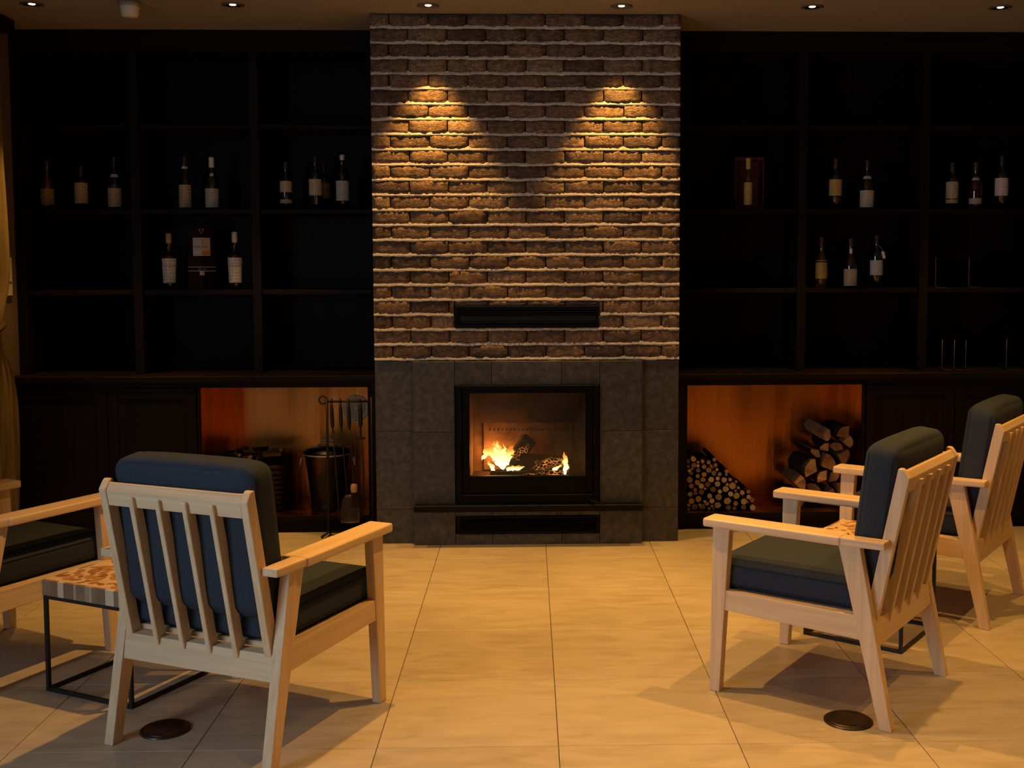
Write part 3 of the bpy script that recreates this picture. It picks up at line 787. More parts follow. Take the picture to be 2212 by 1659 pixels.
dup(chair, (1.141, 4.1194, 0), .9328, 'pale wood armchair with dark cushions at the right, nearest the clear floor', G)
dup(chair, (-2.161, 4.445, 0), -.497, 'pale wood armchair cut off by the left edge, beyond the low table', G)
dup(chair, (1.909, 5.162, 0), .936, 'pale wood armchair cut off by the right edge, nearest the dark cabinet doors', G)

# ------------------------------------------------------------------ low side tables
M_STAVE = noisy('stave_wood', [(.24, .145, .095), (.42, .29, .19), (.66, .52, .36)], scale=(1, 1, 1), rough=.45, rnd=1.1, dist=0, spec=.3, bump=.1, bump_scale=(90, 90, 3))
M_CREAM = noisy('pale_end_grain', [(.60, .40, .22), (.72, .52, .31)], scale=(20, 20, 20), rough=.4, spec=.35)
M_CHIP = noisy('brown_end_grain', [(.30, .12, .035), (.40, .18, .06), (.48, .24, .09)], scale=(25, 25, 25), rough=.4, rnd=.5, spec=.35)
def side_table(loc, rz, label, seed):
    t = thing('side_table', label, 'side table', (loc[0], loc[1], 0), rz, 'low block-top side tables')
    S, Z0, Z1_ = .216, .366, .424; b = .007
    rr = random.Random(seed)
    for sx in (-1, 1):
        for sy in (-1, 1): obj('leg', bm_box((sx * (S - .009) - b, sy * (S - .009) - b, 0), (sx * (S - .009) + b, sy * (S - .009) + b, Z0 - .0145), .0008), M_BLACKM, t)
    for z in (0.0, Z0 - .014):
        for s in (-1, 1):
            obj('frame_bar', bm_box((-S + .0165, s * (S - .009) - b, z), (S - .0165, s * (S - .009) + b, z + .014), .0008), M_BLACKM, t)
            e = .0165 if z == 0 else .002
            obj('frame_bar', bm_box((s * (S - .009) - b, -S + e, z), (s * (S - .009) + b, S - e, z + .014), .0008), M_BLACKM, t)
    obj('top_core', bm_box((-S + .012, -S + .012, Z0 + .0005), (S - .012, S - .012, Z1_ - .0004), 0), M_CREAM, t)
    for side in range(4):                                    # upright staves round the edge
        u = -S
        while u < S - .001:
            w = rr.choice((.014, .022, .03, .042, .05)); 
            if u + w > S - .012: w = S - u
            R = Matrix.Rotation(side * PI / 2, 4, 'Z')
            e = 0 if side % 2 == 0 else .012
            lo, hi = max(u, -S + e), min(u + w, S - e)
            if hi - lo > .004:
                obj('stave', xform(bm_box((lo + .0002, -S, Z0), (hi - .0002, -S + .0118, Z1_ - .0006), .0006), R), M_STAVE, t)
            u += w
    k = 0; placed = []
    while k < 160 and len(placed) < 75:                       # leaf-shaped brown pieces let into the pale top
        x, y = rr.uniform(-S + .03, S - .03), rr.uniform(-S + .03, S - .03); L_ = rr.uniform(.018, .042); k += .25
        if any((x - q[0]) ** 2 + (y - q[1]) ** 2 < (.53 * (L_ + q[2])) ** 2 for q in placed): continue
        placed.append((x, y, L_)); wd = rr.uniform(.45, .8) * L_; a = rr.uniform(0, PI)
        bm = bmesh.new(); n = 9; top = []; bot = []
        for i in range(n):
            an = 2 * PI * i / n; r_ = 1 + rr.uniform(-.22, .22)
            px_, py_ = L_ * .8 * math.cos(an) * r_, wd * .8 * math.sin(an) * r_
            X, Y = x + px_ * math.cos(a) - py_ * math.sin(a), y + px_ * math.sin(a) + py_ * math.cos(a)
            X, Y = max(-S + .002, min(S - .002, X)), max(-S + .002, min(S - .002, Y))
            top.append(bm.verts.new((X, Y, Z1_ + .0006))); bot.append(bm.verts.new((X, Y, Z1_ - .0008)))
        bm.faces.new(top)
        for i in range(n): bm.faces.new((bot[i], bot[(i + 1) % n], top[(i + 1) % n], top[i]))
        bmesh.ops.recalc_face_normals(bm, faces=bm.faces)
        obj('inlay', bm, M_CHIP, t)
    return t
ca, sa = math.cos(-.46), math.sin(-.46)
side_table((-1.806 + .212 * ca - .212 * sa, 4.125 + .212 * sa + .212 * ca), -.46, 'low block-top table on a black steel frame between the two left armchairs', 5)
side_table((1.475, 4.709), .913, 'low block-top table on a black steel frame between the two right armchairs', 9)
# ------------------------------------------------------------------ bottles on the shelves
M_GLASS = {k: plain('bottle_glass_' + k, c, .06, spec=.7, coat=.6) for k, c in (('dark', (.004, .006, .005)), ('green', (.004, .014, .009)), ('brown', (.012, .005, .002)), ('amber', (.05, .018, .004)), ('blue', (.003, .012, .028)), ('red', (.03, .002, .002)))}
M_CAP = {k: plain('capsule_' + k, c, .45) for k, c in (('black', (.012, .011, .012)), ('cork', (.42, .26, .13)), ('white', (.62, .60, .56)), ('gold', (.45, .28, .07)), ('red', (.04, .006, .006)), ('dark', (.03, .02, .02)))}
def label_material(name, paper, ink, density=70):
    m, nt, b = new_mat('label_' + name); L = nt.links
    tc = N(nt, 'ShaderNodeTexCoord'); sx = N(nt, 'ShaderNodeSeparateXYZ'); L.new(tc.outputs['Generated'], sx.inputs[0])
    # rows of fine print
    mz = N(nt, 'ShaderNodeMath', operation='MULTIPLY'); mz.inputs[1].default_value = 8.0; L.new(sx.outputs['Z'], mz.inputs[0])
    fr = N(nt, 'ShaderNodeMath', operation='FRACT'); L.new(mz.outputs[0], fr.inputs[0])
    row = N(nt, 'ShaderNodeMath', operation='LESS_THAN'); row.inputs[1].default_value = .38; L.new(fr.outputs[0], row.inputs[0])
    nz = N(nt, 'ShaderNodeTexNoise'); nz.inputs['Scale'].default_value = density; nz.inputs['Detail'].default_value = 1; mp = N(nt, 'ShaderNodeMapping'); mp.inputs['Scale'].default_value = (1, 1, .25)
    L.new(tc.outputs['Object'], mp.inputs['Vector']); L.new(mp.outputs[0], nz.inputs['Vector'])
    gt = N(nt, 'ShaderNodeMath', operation='GREATER_THAN'); gt.inputs[1].default_value = .52; L.new(nz.outputs['Fac'], gt.inputs[0])
    mu = N(nt, 'ShaderNodeMath', operation='MULTIPLY'); L.new(row.outputs[0], mu.inputs[0]); L.new(gt.outputs[0], mu.inputs[1])
    m2 = N(nt, 'ShaderNodeMath', operation='MULTIPLY'); m2.inputs[1].default_value = .55; L.new(mu.outputs[0], m2.inputs[0])
    mx = N(nt, 'ShaderNodeMix', data_type='RGBA'); mx.inputs[6].default_value = (*paper, 1); mx.inputs[7].default_value = (*ink, 1); L.new(m2.outputs[0], mx.inputs[0]); L.new(mx.outputs[2], b.inputs['Base Color'])
    b.inputs['Roughness'].default_value = .7
    return m
LB = {'cream': label_material('cream', (.50, .39, .27), (.20, .10, .06)), 'white': label_material('white', (.60, .58, .56), (.12, .11, .12)), 'yellow': label_material('yellow', (.36, .24, .05), (.10, .06, .02)),
      'tan': label_material('tan', (.44, .33, .215), (.15, .09, .05)), 'gold': label_material('gold', (.44, .28, .075), (.25, .10, .02)), 'grey': label_material('grey', (.46, .43, .39), (.14, .12, .10)), 'pink': label_material('pink', (.62, .48, .42), (.25, .08, .05))}
def bottle_profile(kind, H, R):
    if kind == 'bordeaux': return [(0, 0), (R * .9, 0), (R, .004), (R, H * .60), (R * .96, H * .645), (R * .75, H * .69), (R * .45, H * .735), (.0145, H * .78), (.0135, H * .95), (.0155, H * .952), (.0155, H * .985), (.013, H), (0, H)]
    if kind == 'burgundy': return [(0, 0), (R * .9, 0), (R, .004), (R, H * .45), (R * .93, H * .52), (R * .72, H * .61), (R * .50, H * .69), (.0165, H * .77), (.0135, H * .94), (.0155, H * .945), (.0155, H * .985), (.013, H), (0, H)]
    if kind == 'whisky': return [(0, 0), (R * .80, 0), (R * .85, .005), (R * .93, H * .35), (R, H * .555), (R * .97, H * .59), (R * .7, H * .625), (R * .42, H * .66), (.0155, H * .70), (.0145, H * .83), (.0165, H * .835), (.0165, H * .99), (.015, H), (0, H)]
    if kind == 'squat': return [(0, 0), (R * .92, 0), (R, .005), (R, H * .42), (R * .95, H * .52), (R * .70, H * .62), (R * .40, H * .69), (.0155, H * .74), (.0145, H * .94), (.0165, H * .945), (.0165, H * .985), (.014, H), (0, H)]
def rad_at(prof, z):
    for (r0, z0), (r1, z1) in zip(prof, prof[1:]):
        if z0 <= z <= z1 and z1 > z0: return r0 + (r1 - r0) * (z - z0) / (z1 - z0)
    return 0
def band(prof, z0, z1, off, half, n=18):
    """curved paper patch hugging the bottle, centred towards -Y"""
    pr = [(rad_at(prof, z0 + (z1 - z0) * k / 4) + off, z0 + (z1 - z0) * k / 4) for k in range(5)]
    bm = bm_lathe(pr, n, a0=-PI / 2 - half, a1=-PI / 2 + half)
    back = bm_lathe([(r - off * .6, z) for r, z in pr], n, a0=-PI / 2 - half, a1=-PI / 2 + half)
    return bm
def bottle(x, y, z, label, kind, H, R, glass='dark', cap='black', caplen=.16, labels=((.12, .45, 'cream'),), extra=None, half=1.25, turn=None):
    if turn is None: turn = math.atan2(-x, y) * .9
    t = thing('bottle', label, 'bottle', (x, y, z + .0005), turn, 'bottles on the bookcase shelves')
    p = bottle_profile(kind, H, R)
    obj('bottle_glass', bm_lathe(p, 28), M_GLASS[glass], t, True)
    zc = H * (1 - caplen)
    cp = [(rad_at(p, zc) + .0008, zc)] + [(r + .0008, q) for r, q in p if zc < q < H] + [(.013, H + .0008), (0, H + .0008)]
    obj('capsule', bm_lathe(cp, 20), M_CAP[cap], t, True)
    for a, b, m in labels:
        obj('label', band(p, H * a, H * b, .0007, half), LB[m], t, True)
    if extra == 'medal':
        c = bm_lathe([(0, .0), (.012, 0), (.012, .0025), (0, .0025)], 16); xform(c, Matrix.Translation((0, -R * .62, H * .66)) @ Matrix.Rotation(PI / 2 - .5, 4, 'X')); obj('medallion', c, M_CAP['white'], t)
    if extra == 'neckband': obj('neck_label', band(p, H * .76, H * .80, .001, 1.4), LB['white'], t, True)
    if extra == 'collar': obj('neck_label', band(p, H * .60, H * .66, .001, .9), LB['grey'], t, True)
    if extra == 'necktag': obj('neck_tag', bm_box((-.008, -.0205, H * .62), (.008, -.0195, H * .79), 0), LB['white'], t)
    if extra == 'hangtag':
        c = bm_box((-.009, -.001, -.022), (.009, 0, .022)); xform(c, Matrix.Translation((.040, -.026, H * .62)) @ Matrix.Rotation(-.25, 4, 'Y')); obj('hang_tag', c, LB['white'], t)
        obj('tag_string', bm_tube([(.010, -.014, H * .80), (.03, -.026, H * .74), (.036, -.0265, H * .685)], .0008, 5), M_CAP['white'], t)
    return t
Y2 = 6.87
z2, z3 = SH[1], SH[2]
bottle(-2.905, Y2, z2, 'leftmost bottle with a dim yellow label on the upper left shelf', 'squat', .30, .040, 'amber', 'dark', .12, ((.10, .42, 'yellow'),))
bottle(-2.702, Y2, z2, 'bottle with a wide cream label, second from left on the upper left shelf', 'bordeaux', .27, .039, 'brown', 'black', .15, ((.14, .60, 'cream'),))
bottle(-2.501, Y2, z2, 'bottle with a winged neck label beside the first left upright', 'burgundy', .325, .041, 'dark', 'black', .18, ((.05, .40, 'tan'),), 'collar')
bottle(-2.079, Y2, z2, 'tall bottle with a long tan label and pale neck band, middle upper left bay', 'burgundy', .325, .037, 'dark', 'black', .16, ((.04, .46, 'tan'),), 'neckband')
bottle(-1.917, Y2, z2, 'bottle with a white capsule and round medallion, middle upper left bay', 'burgundy', .318, .041, 'dark', 'white', .20, ((.04, .40, 'grey'),), 'medal')
bottle(-1.470, Y2, z2, 'bottle with two separate cream labels, left in the bay beside the bricks', 'bordeaux', .29, .037, 'dark', 'dark', .15, ((.36, .59, 'cream'), (.13, .21, 'tan')))
bottle(-1.289, Y2 - .01, z2, 'bottle with a blue glint under its cream label, bay beside the left of the bricks', 'bordeaux', .325, .040, 'blue', 'black', .16, ((.26, .56, 'cream'),))  # blue reflection is put into this bottle's glass colour
bottle(-1.262, Y2 + .13, z2, 'dark bottle mostly hidden behind the blue-glinting bottle', 'bordeaux', .305, .038, 'green', 'dark', .16, ((.25, .55, 'tan'),))
bottle(-1.127, Y2, z2, 'bottle with a pale vintage label, nearest the bricks on the left shelf', 'bordeaux', .332, .041, 'dark', 'white', .10, ((.16, .52, 'grey'),))
WL = bottle(-2.186, Y2, z3, 'whisky bottle with a cork-coloured capsule left of the tall dark gift box', 'whisky', .345, .045, 'brown', 'cork', .185, ((.12, .55, 'white'),), half=1.15)
WR = bottle(-1.787, Y2, z3, 'whisky bottle with a pale green-white capsule right of the tall dark gift box', 'whisky', .352, .046, 'brown', 'white', .19, ((.12, .55, 'white'),), half=1.15)
bottle(1.349, Y2 - .02, z2, 'slim gilded bottle standing in front of the dark red case', 'bordeaux', .31, .026, 'amber', 'gold', .22, ((.08, .52, 'gold'),))
bottle(1.893, Y2, z2, 'bottle with a yellowed label, left in the middle bay of the right bookcase', 'bordeaux', .31, .040, 'dark', 'red', .2, ((.26, .58, 'gold'),))
bottle(2.089, Y2, z2, 'squat bottle with a low white label, right in the middle bay of the right bookcase', 'squat', .305, .044, 'dark', 'black', .2, ((.03, .37, 'cream'),), 'collar')
bottle(2.618, Y2, z2, 'bottle with a tan label over a gold strip on the far right shelf', 'bordeaux', .285, .038, 'brown', 'dark', .2, ((.22, .58, 'tan'), (.12, .20, 'gold')))
bottle(2.760, Y2 - .01, z2, 'bottle with a gilt crest and narrow tan band on the far right shelf', 'squat', .29, .039, 'red', 'dark', .2, ((.10, .22, 'tan'),), 'collar')
bottle(2.926, Y2, z2, 'tall bottle with a torn pinkish label at the far right end of the shelf', 'bordeaux', .33, .041, 'dark', 'black', .2, ((.24, .57, 'pink'),))
bottle(1.812, Y2, z3, 'bottle with an amber yellow label on the lower right shelf', 'squat', .315, .038, 'amber', 'red', .18, ((.18, .54, 'yellow'),))
bottle(1.991, Y2 - .01, z3, 'round-shouldered bottle with a white neck tag on the lower right shelf', 'burgundy', .305, .042, 'brown', 'dark', .16, ((.04, .38, 'tan'),), 'necktag')
bottle(2.155, Y2, z3, 'bottle with a hanging paper tag on the lower right shelf', 'bordeaux', .325, .040, 'dark', 'red', .16, ((.24, .52, 'grey'),), 'hangtag')

def text_mesh(body, size, align='CENTER'):
    cu = bpy.data.curves.new('lettering', 'FONT'); cu.body = body; cu.size = size; cu.align_x = align; cu.extrude = .0002
    to = bpy.data.objects.new('lettering', cu); COL.objects.link(to)
    dg = bpy.context.evaluated_depsgraph_get(); me = bpy.data.meshes.new_from_object(to.evaluated_get(dg))
    bpy.data.objects.remove(to, do_unlink=True); bpy.data.curves.remove(cu)
    return me
M_INK = plain('print_ink', (.06, .05, .06), .7); M_SILVER = plain('silver_print', (.55, .53, .55), .4)
def bend_text(parent, body, size, z, R):
    me = text_mesh(body, size)
    for v in me.vertices:
        a = v.co.x / R; zz = v.co.y; rr_ = R + .0012 + v.co.z
        v.co = Vector((rr_ * math.sin(a), -rr_ * math.cos(a), z + zz))
    obj('lettering', me, M_INK, parent)
for B_, R_ in ((WL, .0455), (WR, .0465)):
    bend_text(B_, 'THE MACALLAN', .0115, .142, R_ - .0025)

# tall gift box, one corner towards the room, label wrapped round that corner
M_BOX = plain('dark_plum_card', (.020, .009, .011), .35); M_BOXLAB = plain('pale_label_card', (.60, .55, .55), .6); M_ORANGE = plain('orange_label_card', (.62, .30, .10), .6)
gb = thing('gift_box', 'tall dark gift box with a pale square label between two whisky bottles', 'box', (-1.996, Y2 + .03, z3 + .0005), 1.06)
S_, H_ = .0575, .385
obj('carton', bm_box((-S_, -S_, 0), (S_, S_, H_), .0012), M_BOX, gb)
# after turning the edge (-S,-S) points at the room: left face is -X, right face is -Y
def left_face(u0, u1, z0, z1, m, name):   # u counted from the front corner outwards
    obj(name, bm_box((-S_ - .0012, -S_ + u0, z0), (-S_ - .0002, -S_ + u1, z1)), m, gb)
def right_face(u0, u1, z0, z1, m, name):
    obj(name, bm_box((-S_ + u0, -S_ - .0012, z0), (-S_ + u1, -S_ - .0002, z1)), m, gb)
left_face(0, .070, .205, .315, M_BOXLAB, 'label'); right_face(0, .070, .205, .315, M_BOXLAB, 'label')
obj('label_patch', bm_box((-S_ + .002, -S_ - .0018, .209), (-S_ + .066, -S_ - .0012, .236)), M_ORANGE, gb)
obj('label_patch', bm_box((-S_ - .0018, -S_ + .003, .222), (-S_ - .0012, -S_ + .068, .232)), plain('white_strip', (.75, .73, .72), .6), gb)
for z in (.112, .136): left_face(0, 2 * S_, z, z + .004, M_SILVER, 'band'); right_face(0, 2 * S_, z, z + .004, M_SILVER, 'band')
left_face(0, .018, .088, .112, M_BOXLAB, 'seal'); right_face(0, .018, .088, .112, M_BOXLAB, 'seal')
def face_text(body, size, side, u, z, m, align):
    me = text_mesh(body, size, align)
    o = obj('lettering', me, m, gb)
    if side == 'L': o.matrix_local = Matrix.Translation((-S_ - .0016, -S_ + u, z)) @ Matrix(((0, 0, -1, 0), (-1, 0, 0, 0), (0, 1, 0, 0), (0, 0, 0, 1)))
    else: o.matrix_local = Matrix.Translation((-S_ + u, -S_ - .0016, z)) @ Matrix(((1, 0, 0, 0), (0, 0, -1, 0), (0, 1, 0, 0), (0, 0, 0, 1)))
face_text('THE MAC', .014, 'L', .003, .256, M_INK, 'RIGHT'); face_text('ALLAN', .014, 'R', .003, .256, M_INK, 'LEFT')
face_text('RARE', .010, 'L', .006, .121, M_SILVER, 'RIGHT'); face_text('CASK', .010, 'R', .006, .121, M_SILVER, 'LEFT')
tri = bm_tube([(-S_ - .001, -S_ + .020, .366), (-S_ - .001, -S_ + .002, .342)], .0013, 6); bm_tube([(-S_ - .001, -S_ + .020, .366), (-S_ - .001, -S_ + .001, .366)], .0013, 6, bm=tri)
bm_tube([(-S_ + .020, -S_ - .001, .366), (-S_ + .002, -S_ - .001, .342)], .0013, 6, bm=tri); bm_tube([(-S_ + .020, -S_ - .001, .366), (-S_ + .001, -S_ - .001, .366)], .0013, 6, bm=tri)
obj('triangle_emblem', tri, M_SILVER, gb)

# red presentation case behind the gilded bottle
rc = thing('presentation_case', 'dark red upright presentation case behind the slim gilded bottle', 'case', (1.375, Y2 + .10, z2 + .0005))
M_REDC = plain('dark_red_card', (.085, .008, .010), .5)
obj('case_back', bm_box((-.082, .05, 0), (.082, .058, .325), .001), M_REDC, rc)
for s in (-1, 1): obj('case_side', bm_box((min(s * .082, s * .090), -.03, 0), (max(s * .082, s * .090), .058, .325), .001), M_REDC, rc)
obj('case_floor', bm_box((-.0815, -.03, 0), (.0815, .0495, .02), .001), M_REDC, rc)
obj('case_lid', bm_box((-.0815, -.03, .305), (.0815, .0495, .325), .001), M_REDC, rc)

# metal bookends
M_BRASS = plain('dull_brass', (.16, .105, .06), .5, metal=.5)
def bookend(x, z, label, y=6.86):
    t = thing('bookend', label, 'bookend', (x, y, z + .0005), 0, 'empty metal bookends')
    bm = bmesh.new(); r = .022
    prof = [(0, .185)] + [(r - r * math.cos(a), r - r * math.sin(a)) for a in [k * PI / 2 / 6 for k in range(7)]] + [(.075, 0)]
    A = [bm.verts.new((px_, -.045, pz_)) for px_, pz_ in prof]; B = [bm.verts.new((px_, .045, pz_)) for px_, pz_ in prof]
    for k in range(len(prof) - 1): bm.faces.new((A[k], A[k + 1], B[k + 1], B[k]))
    bmesh.ops.solidify(bm, geom=list(bm.faces), thickness=.0022)
    bmesh.ops.recalc_face_normals(bm, faces=bm.faces)
    obj('bent_plate', bm, M_BRASS, t)
    obj('edge_lip', bm_tube([(px_, -.0455, pz_ + .0005) for px_, pz_ in prof], .0016, 6), M_BRASS, t, True)
bookend(2.505, z3, 'metal bookend at the left of the far right bay, middle shelf'); bookend(2.712, z3, 'metal bookend further right in the far right bay, middle shelf')
for x, lab in ((2.545, 'leftmost of three nested metal bookends on the right ledge'), (2.620, 'middle of three nested metal bookends on the right ledge'), (2.692, 'rightmost of three nested metal bookends on the right ledge'), (2.945, 'lone metal bookend near the right end of the ledge')):
    bookend(x, WT1, lab, 6.83)

# ------------------------------------------------------------------ ash bucket, vent disc and kindling in the left recess
bk = thing('ash_bucket', 'tall black lidded ash bucket standing in the left copper recess', 'bucket', (-1.232, 6.805, NF + .0005))
M_BUCKET = plain('glossy_black_enamel', (.006, .0065, .008), .30, spec=.3)
obj('bucket_body', bm_lathe([(0, .0), (.100, 0), (.104, .006), (.106, .03), (.100, .036), (.101, .045), (.138, .335), (.143, .338), (.145, .345), (.138, .348)], 36), M_BUCKET, bk, True)
ld = obj('lid', bm_lathe([(.147, .340), (.150, .344), (.150, .358), (.143, .362), (.135, .375), (.08, .392), (0, .398)], 36), M_BUCKET, bk, True)
obj('lid_handle', bm_tube([(-.058, 0, .385), (-.045, 0, .405), (-.028, 0, .425), (.028, 0, .425), (.045, 0, .405), (.058, 0, .385)], .006, 8), M_ALU, ld, True)
obj('rim_band', bm_lathe([(.1502, .343), (.1512, .345), (.1512, .349), (.1502, .351)], 36), M_ALU, bk, True)
for s in (-1, 1):
    obj('ear_handle', bm_tube([(s * .139, -.02, .325), (s * .160, -.02, .315), (s * .165, -.02, .275), (s * .165, .02, .275), (s * .160, .02, .315), (s * .139, .02, .325)], .004, 7), M_ALU, bk, True)
vd = thing('round_air_vent', 'round pale louvred air vent on the copper wall behind the fire tools', 'vent', (-1.105, 7.128, .68))
M_VENTW = plain('pale_vent_metal', (.82, .68, .50), .5)
def facing(bm): return xform(bm, Matrix.Rotation(PI / 2, 4, 'X'))
obj('vent_plate', facing(bm_lathe([(0, .001), (.085, .001), (.085, .004), (.066, .006), (.064, .002), (0, .002)], 40)), M_VENTW, vd, True)
for k in range(6):
    r = .022 + k * .0075
    obj('louvre_ring', facing(bm_tube([(r * math.cos(2 * PI * i / 28), r * math.sin(2 * PI * i / 28), .006) for i in range(28)], .0022, 6, closed=True)), M_VENTW, vd, True)
obj('hub', facing(bm_lathe([(.017, .002), (.017, .008), (0, .009)], 20)), M_VENTW, vd, True)
for s in (-1, 1): obj('screw', facing(xform(bm_lathe([(.004, 0), (.004, .002), (0, .0025)], 10), Matrix.Translation((0, s * .075, .005)))), M_BLACKM, vd)

M_WICKER = noisy('dark_wicker', [(.02, .011, .006), (.045, .025, .013)], scale=(60, 60, 60), rough=.8, spec=.2)
bs = thing('log_basket', 'dark wicker basket of kindling behind the left armchair', 'basket', (-1.70, 6.86, NF + .0005))
obj('basket_floor', bm_box((-.18, -.13, .001), (.18, .13, .012)), M_WICKER, bs)
for k in range(9):
    z = .012 + k * .031
    obj('wicker_band', bm_tube([p for p in rrect(.19 + .0015 * k, .14 + .0015 * k, .03, z + .016, 2)], .0155, 6, closed=True), M_WICKER, bs, True)
M_BARK = noisy('bark', [(.010, .006, .004), (.028, .017, .010), (.05, .031, .019)], scale=(40, 40, 40), rough=.9, bump=.6, bump_scale=(70, 70, 70), spec=.15, bdist=.004)
M_CUT = noisy('cut_wood', [(.28, .16, .06), (.45, .29, .12), (.60, .42, .20)], scale=(35, 35, 35), rough=.7, rnd=.5, spec=.2)
M_CUTR = noisy('split_wood', [(.12, .05, .018), (.27, .135, .052), (.42, .24, .105)], scale=(12, 12, 12), rough=.75, rnd=.5, spec=.2)
rk = random.Random(21)
for k in range(12):
    x = -1.835 + .270 * (k % 6) / 5 + rk.uniform(-.012, .012); y = 6.80 + .10 * (k // 6) + rk.uniform(-.02, .02); z = .418 + .012 * rk.random() + (.022 if k % 2 else 0) + (.012 if k // 6 else 0)
    a = rk.uniform(-1.2, 1.2); d = Vector((math.cos(a), math.sin(a) * .6, rk.uniform(-.08, .12))) * rk.uniform(.04, .075)
    o = obj('kindling', rough_log(-d, d, rk.uniform(.009, .016), n=7, segs=3, jit=.3, seed=k, ends=1), [M_BARK if k % 3 == 0 else M_CUTR, M_CUT]); o.location = (x, y, z)
    tag(o, 'short barky stick of kindling heaped in the dark basket', 'kindling', 'kindling in the basket')

# ------------------------------------------------------------------ fire tools on their stand
TY = 6.525
ts = thing('fire_tool_stand', 'black iron fire tool stand in front of the left copper recess', 'tool stand', (-1.05, TY, 0))
for s, x in ((-1, -.132), (1, .128)):
    up = bm_tube([(x, 0, .016), (x, 0, .82)], .0075, 8)
    obj('stand_post', up, M_BLACKM, ts, True)
    tw = bm_tube([(x + .005 * math.cos(k * 1.1), .005 * math.sin(k * 1.1), .36 + k * .006) for k in range(16)], .0055, 6)
    obj('twisted_collar', tw, M_BLACKM, ts, True)
    ft = bm_tube([(x - .03, -.075, .008), (x, -.045, .028), (x, .0, .022), (x, .03, .016), (x, .055, .008)], .0075, 8)
    obj('foot', ft, M_BLACKM, ts, True)
obj('base_bar', bm_tube([(-.132, 0, .022), (.128, 0, .022)], .007, 8), M_BLACKM, ts, True)
obj('hanging_bar', bm_tube([(-.132, 0, .795), (.128, 0, .795)], .006, 8), M_BLACKM, ts, True)
obj('scroll_end', bm_tube([(-.132, 0, .80)] + [(-.154 + .022 * math.cos(a), 0, .805 + .022 * math.sin(a)) for a in [k * PI / 8 for k in range(1, 16)]], .0055, 7), M_BLACKM, ts, True)
def hang(name, label, x, dx, y=TY - .015):
    return thing(name, label, 'fire tool', (x, y, .795), 0), dx
def handle(t, dx):
    obj('hook', bm_tube([(0, .012, .006), (0, .006, .016), (0, -.004, .012), (0, -.004, -.01)], .0035, 6), M_BLACKM, t, True)
    obj('handle', bm_tube([(0, -.004, -.004), (dx * .04, -.004, -.05), (dx * .10, -.004, -.12), (dx * .13, -.004, -.15)], [.007, .0105, .0115, .009], 10), M_BLACKM, t, True)
t, dx = hang('poker', 'long black poker hanging at the left of the tool stand', -1.152, .036)
handle(t, dx); obj('shaft', bm_tube([(dx * .13, -.004, -.15), (dx, -.004, -.66), (dx, -.02, -.69)], [.0045, .0045, .003], 8), M_BLACKM, t, True); obj('hook_tip', bm_tube([(dx, -.004, -.63), (dx - .018, -.004, -.65), (dx - .02, -.004, -.67)], [.0045, .004, .002], 7), M_BLACKM, t, True)
t, dx = hang('ash_shovel', 'black ash shovel with a broad rounded blade on the tool stand', -1.100, .030)
handle(t, dx); obj('shaft', bm_tube([(dx * .13, -.004, -.15), (dx, -.004, -.52)], .0045, 8), M_BLACKM, t, True)
bm = bmesh.new(); cols = []
for i in range(9):
    u = i / 8 * 2 - 1; top = -.545 - .045 * u * u * abs(u); col_ = []
    for j in range(6):
        v = j / 5; z = top + (-.715 - top) * v; wv = .055 * (.86 + .14 * min(1, v * 3))
        col_.append(bm.verts.new((dx + .016 + u * wv, -.014 - .016 * (1 - u * u) * (1 - v * .2) + .012, z)))
    cols.append(col_)
for A, B in zip(cols, cols[1:]):
    for j in range(5): bm.faces.new((A[j], B[j], B[j + 1], A[j + 1]))
bmesh.ops.solidify(bm, geom=list(bm.faces), thickness=.003); bmesh.ops.recalc_face_normals(bm, faces=bm.faces)
obj('blade', bm, plain('worn_iron', (.11, .085, .065), .5, metal=.6), t, True)
t, dx = hang('hearth_brush', 'black hearth brush with a tan wooden ferrule on the tool stand', -1.052, .034, TY - .022)
handle(t, dx); obj('shaft', bm_tube([(dx * .13, -.004, -.15), (dx, -.058, -.465)], .0045, 8), M_BLACKM, t, True)
fr_ = obj('ferrule', xform(bm_lathe([(.008, 0), (.019, -.008), (.021, -.03), (.018, -.05), (0, -.051)], 16), Matrix.Translation((dx, -.058, -.47))), plain('tan_wood', (.55, .34, .14), .5), t, True)
bb = None; rb = random.Random(3)
for k in range(60):
    a, r = rb.uniform(0, 2 * PI), rb.uniform(0, .015)
    p0 = (dx + r * math.cos(a), -.058 + r * math.sin(a), -.515); p1 = (dx + 2.0 * r * math.cos(a), -.058 + 2.0 * r * math.sin(a), -.60 - rb.uniform(0, .02))
    q = bm_tube([p0, p1], .0009, 3); bb = q if bb is None else join(bb, q)
br_ = obj('bristles', bb, plain('dark_bristle', (.05, .03, .018), .8), t); br_['kind'] = 'stuff'
t, dx = hang('log_tongs', 'black log tongs with a small crosspiece at the right of the tool stand', -.984, 0)
obj('hook', bm_tube([(0, .012, .006), (0, .006, .016), (0, -.004, .012), (0, -.004, -.01)], .0035, 6), M_BLACKM, t, True)
obj('handle', bm_tube([(0, -.004, -.004), (0, -.004, -.05), (0, -.004, -.13), (0, -.004, -.15)], [.008, .0125, .013, .008], 10), M_BLACKM, t, True)
obj('shaft', bm_tube([(0, -.004, -.15), (0, -.004, -.22)], .005, 8), M_BLACKM, t, True)
obj('crosspiece', bm_tube([(-.026, -.004, -.215), (.026, -.004, -.215)], .005, 8), M_BLACKM, t, True)
for s in (-1, 1): obj('tong_arm', bm_tube([(s * .006, -.004, -.215), (s * .013, -.004, -.4), (s * .012, -.004, -.60), (s * .003, -.004, -.69)], .0045, 8), M_BLACKM, t, True)

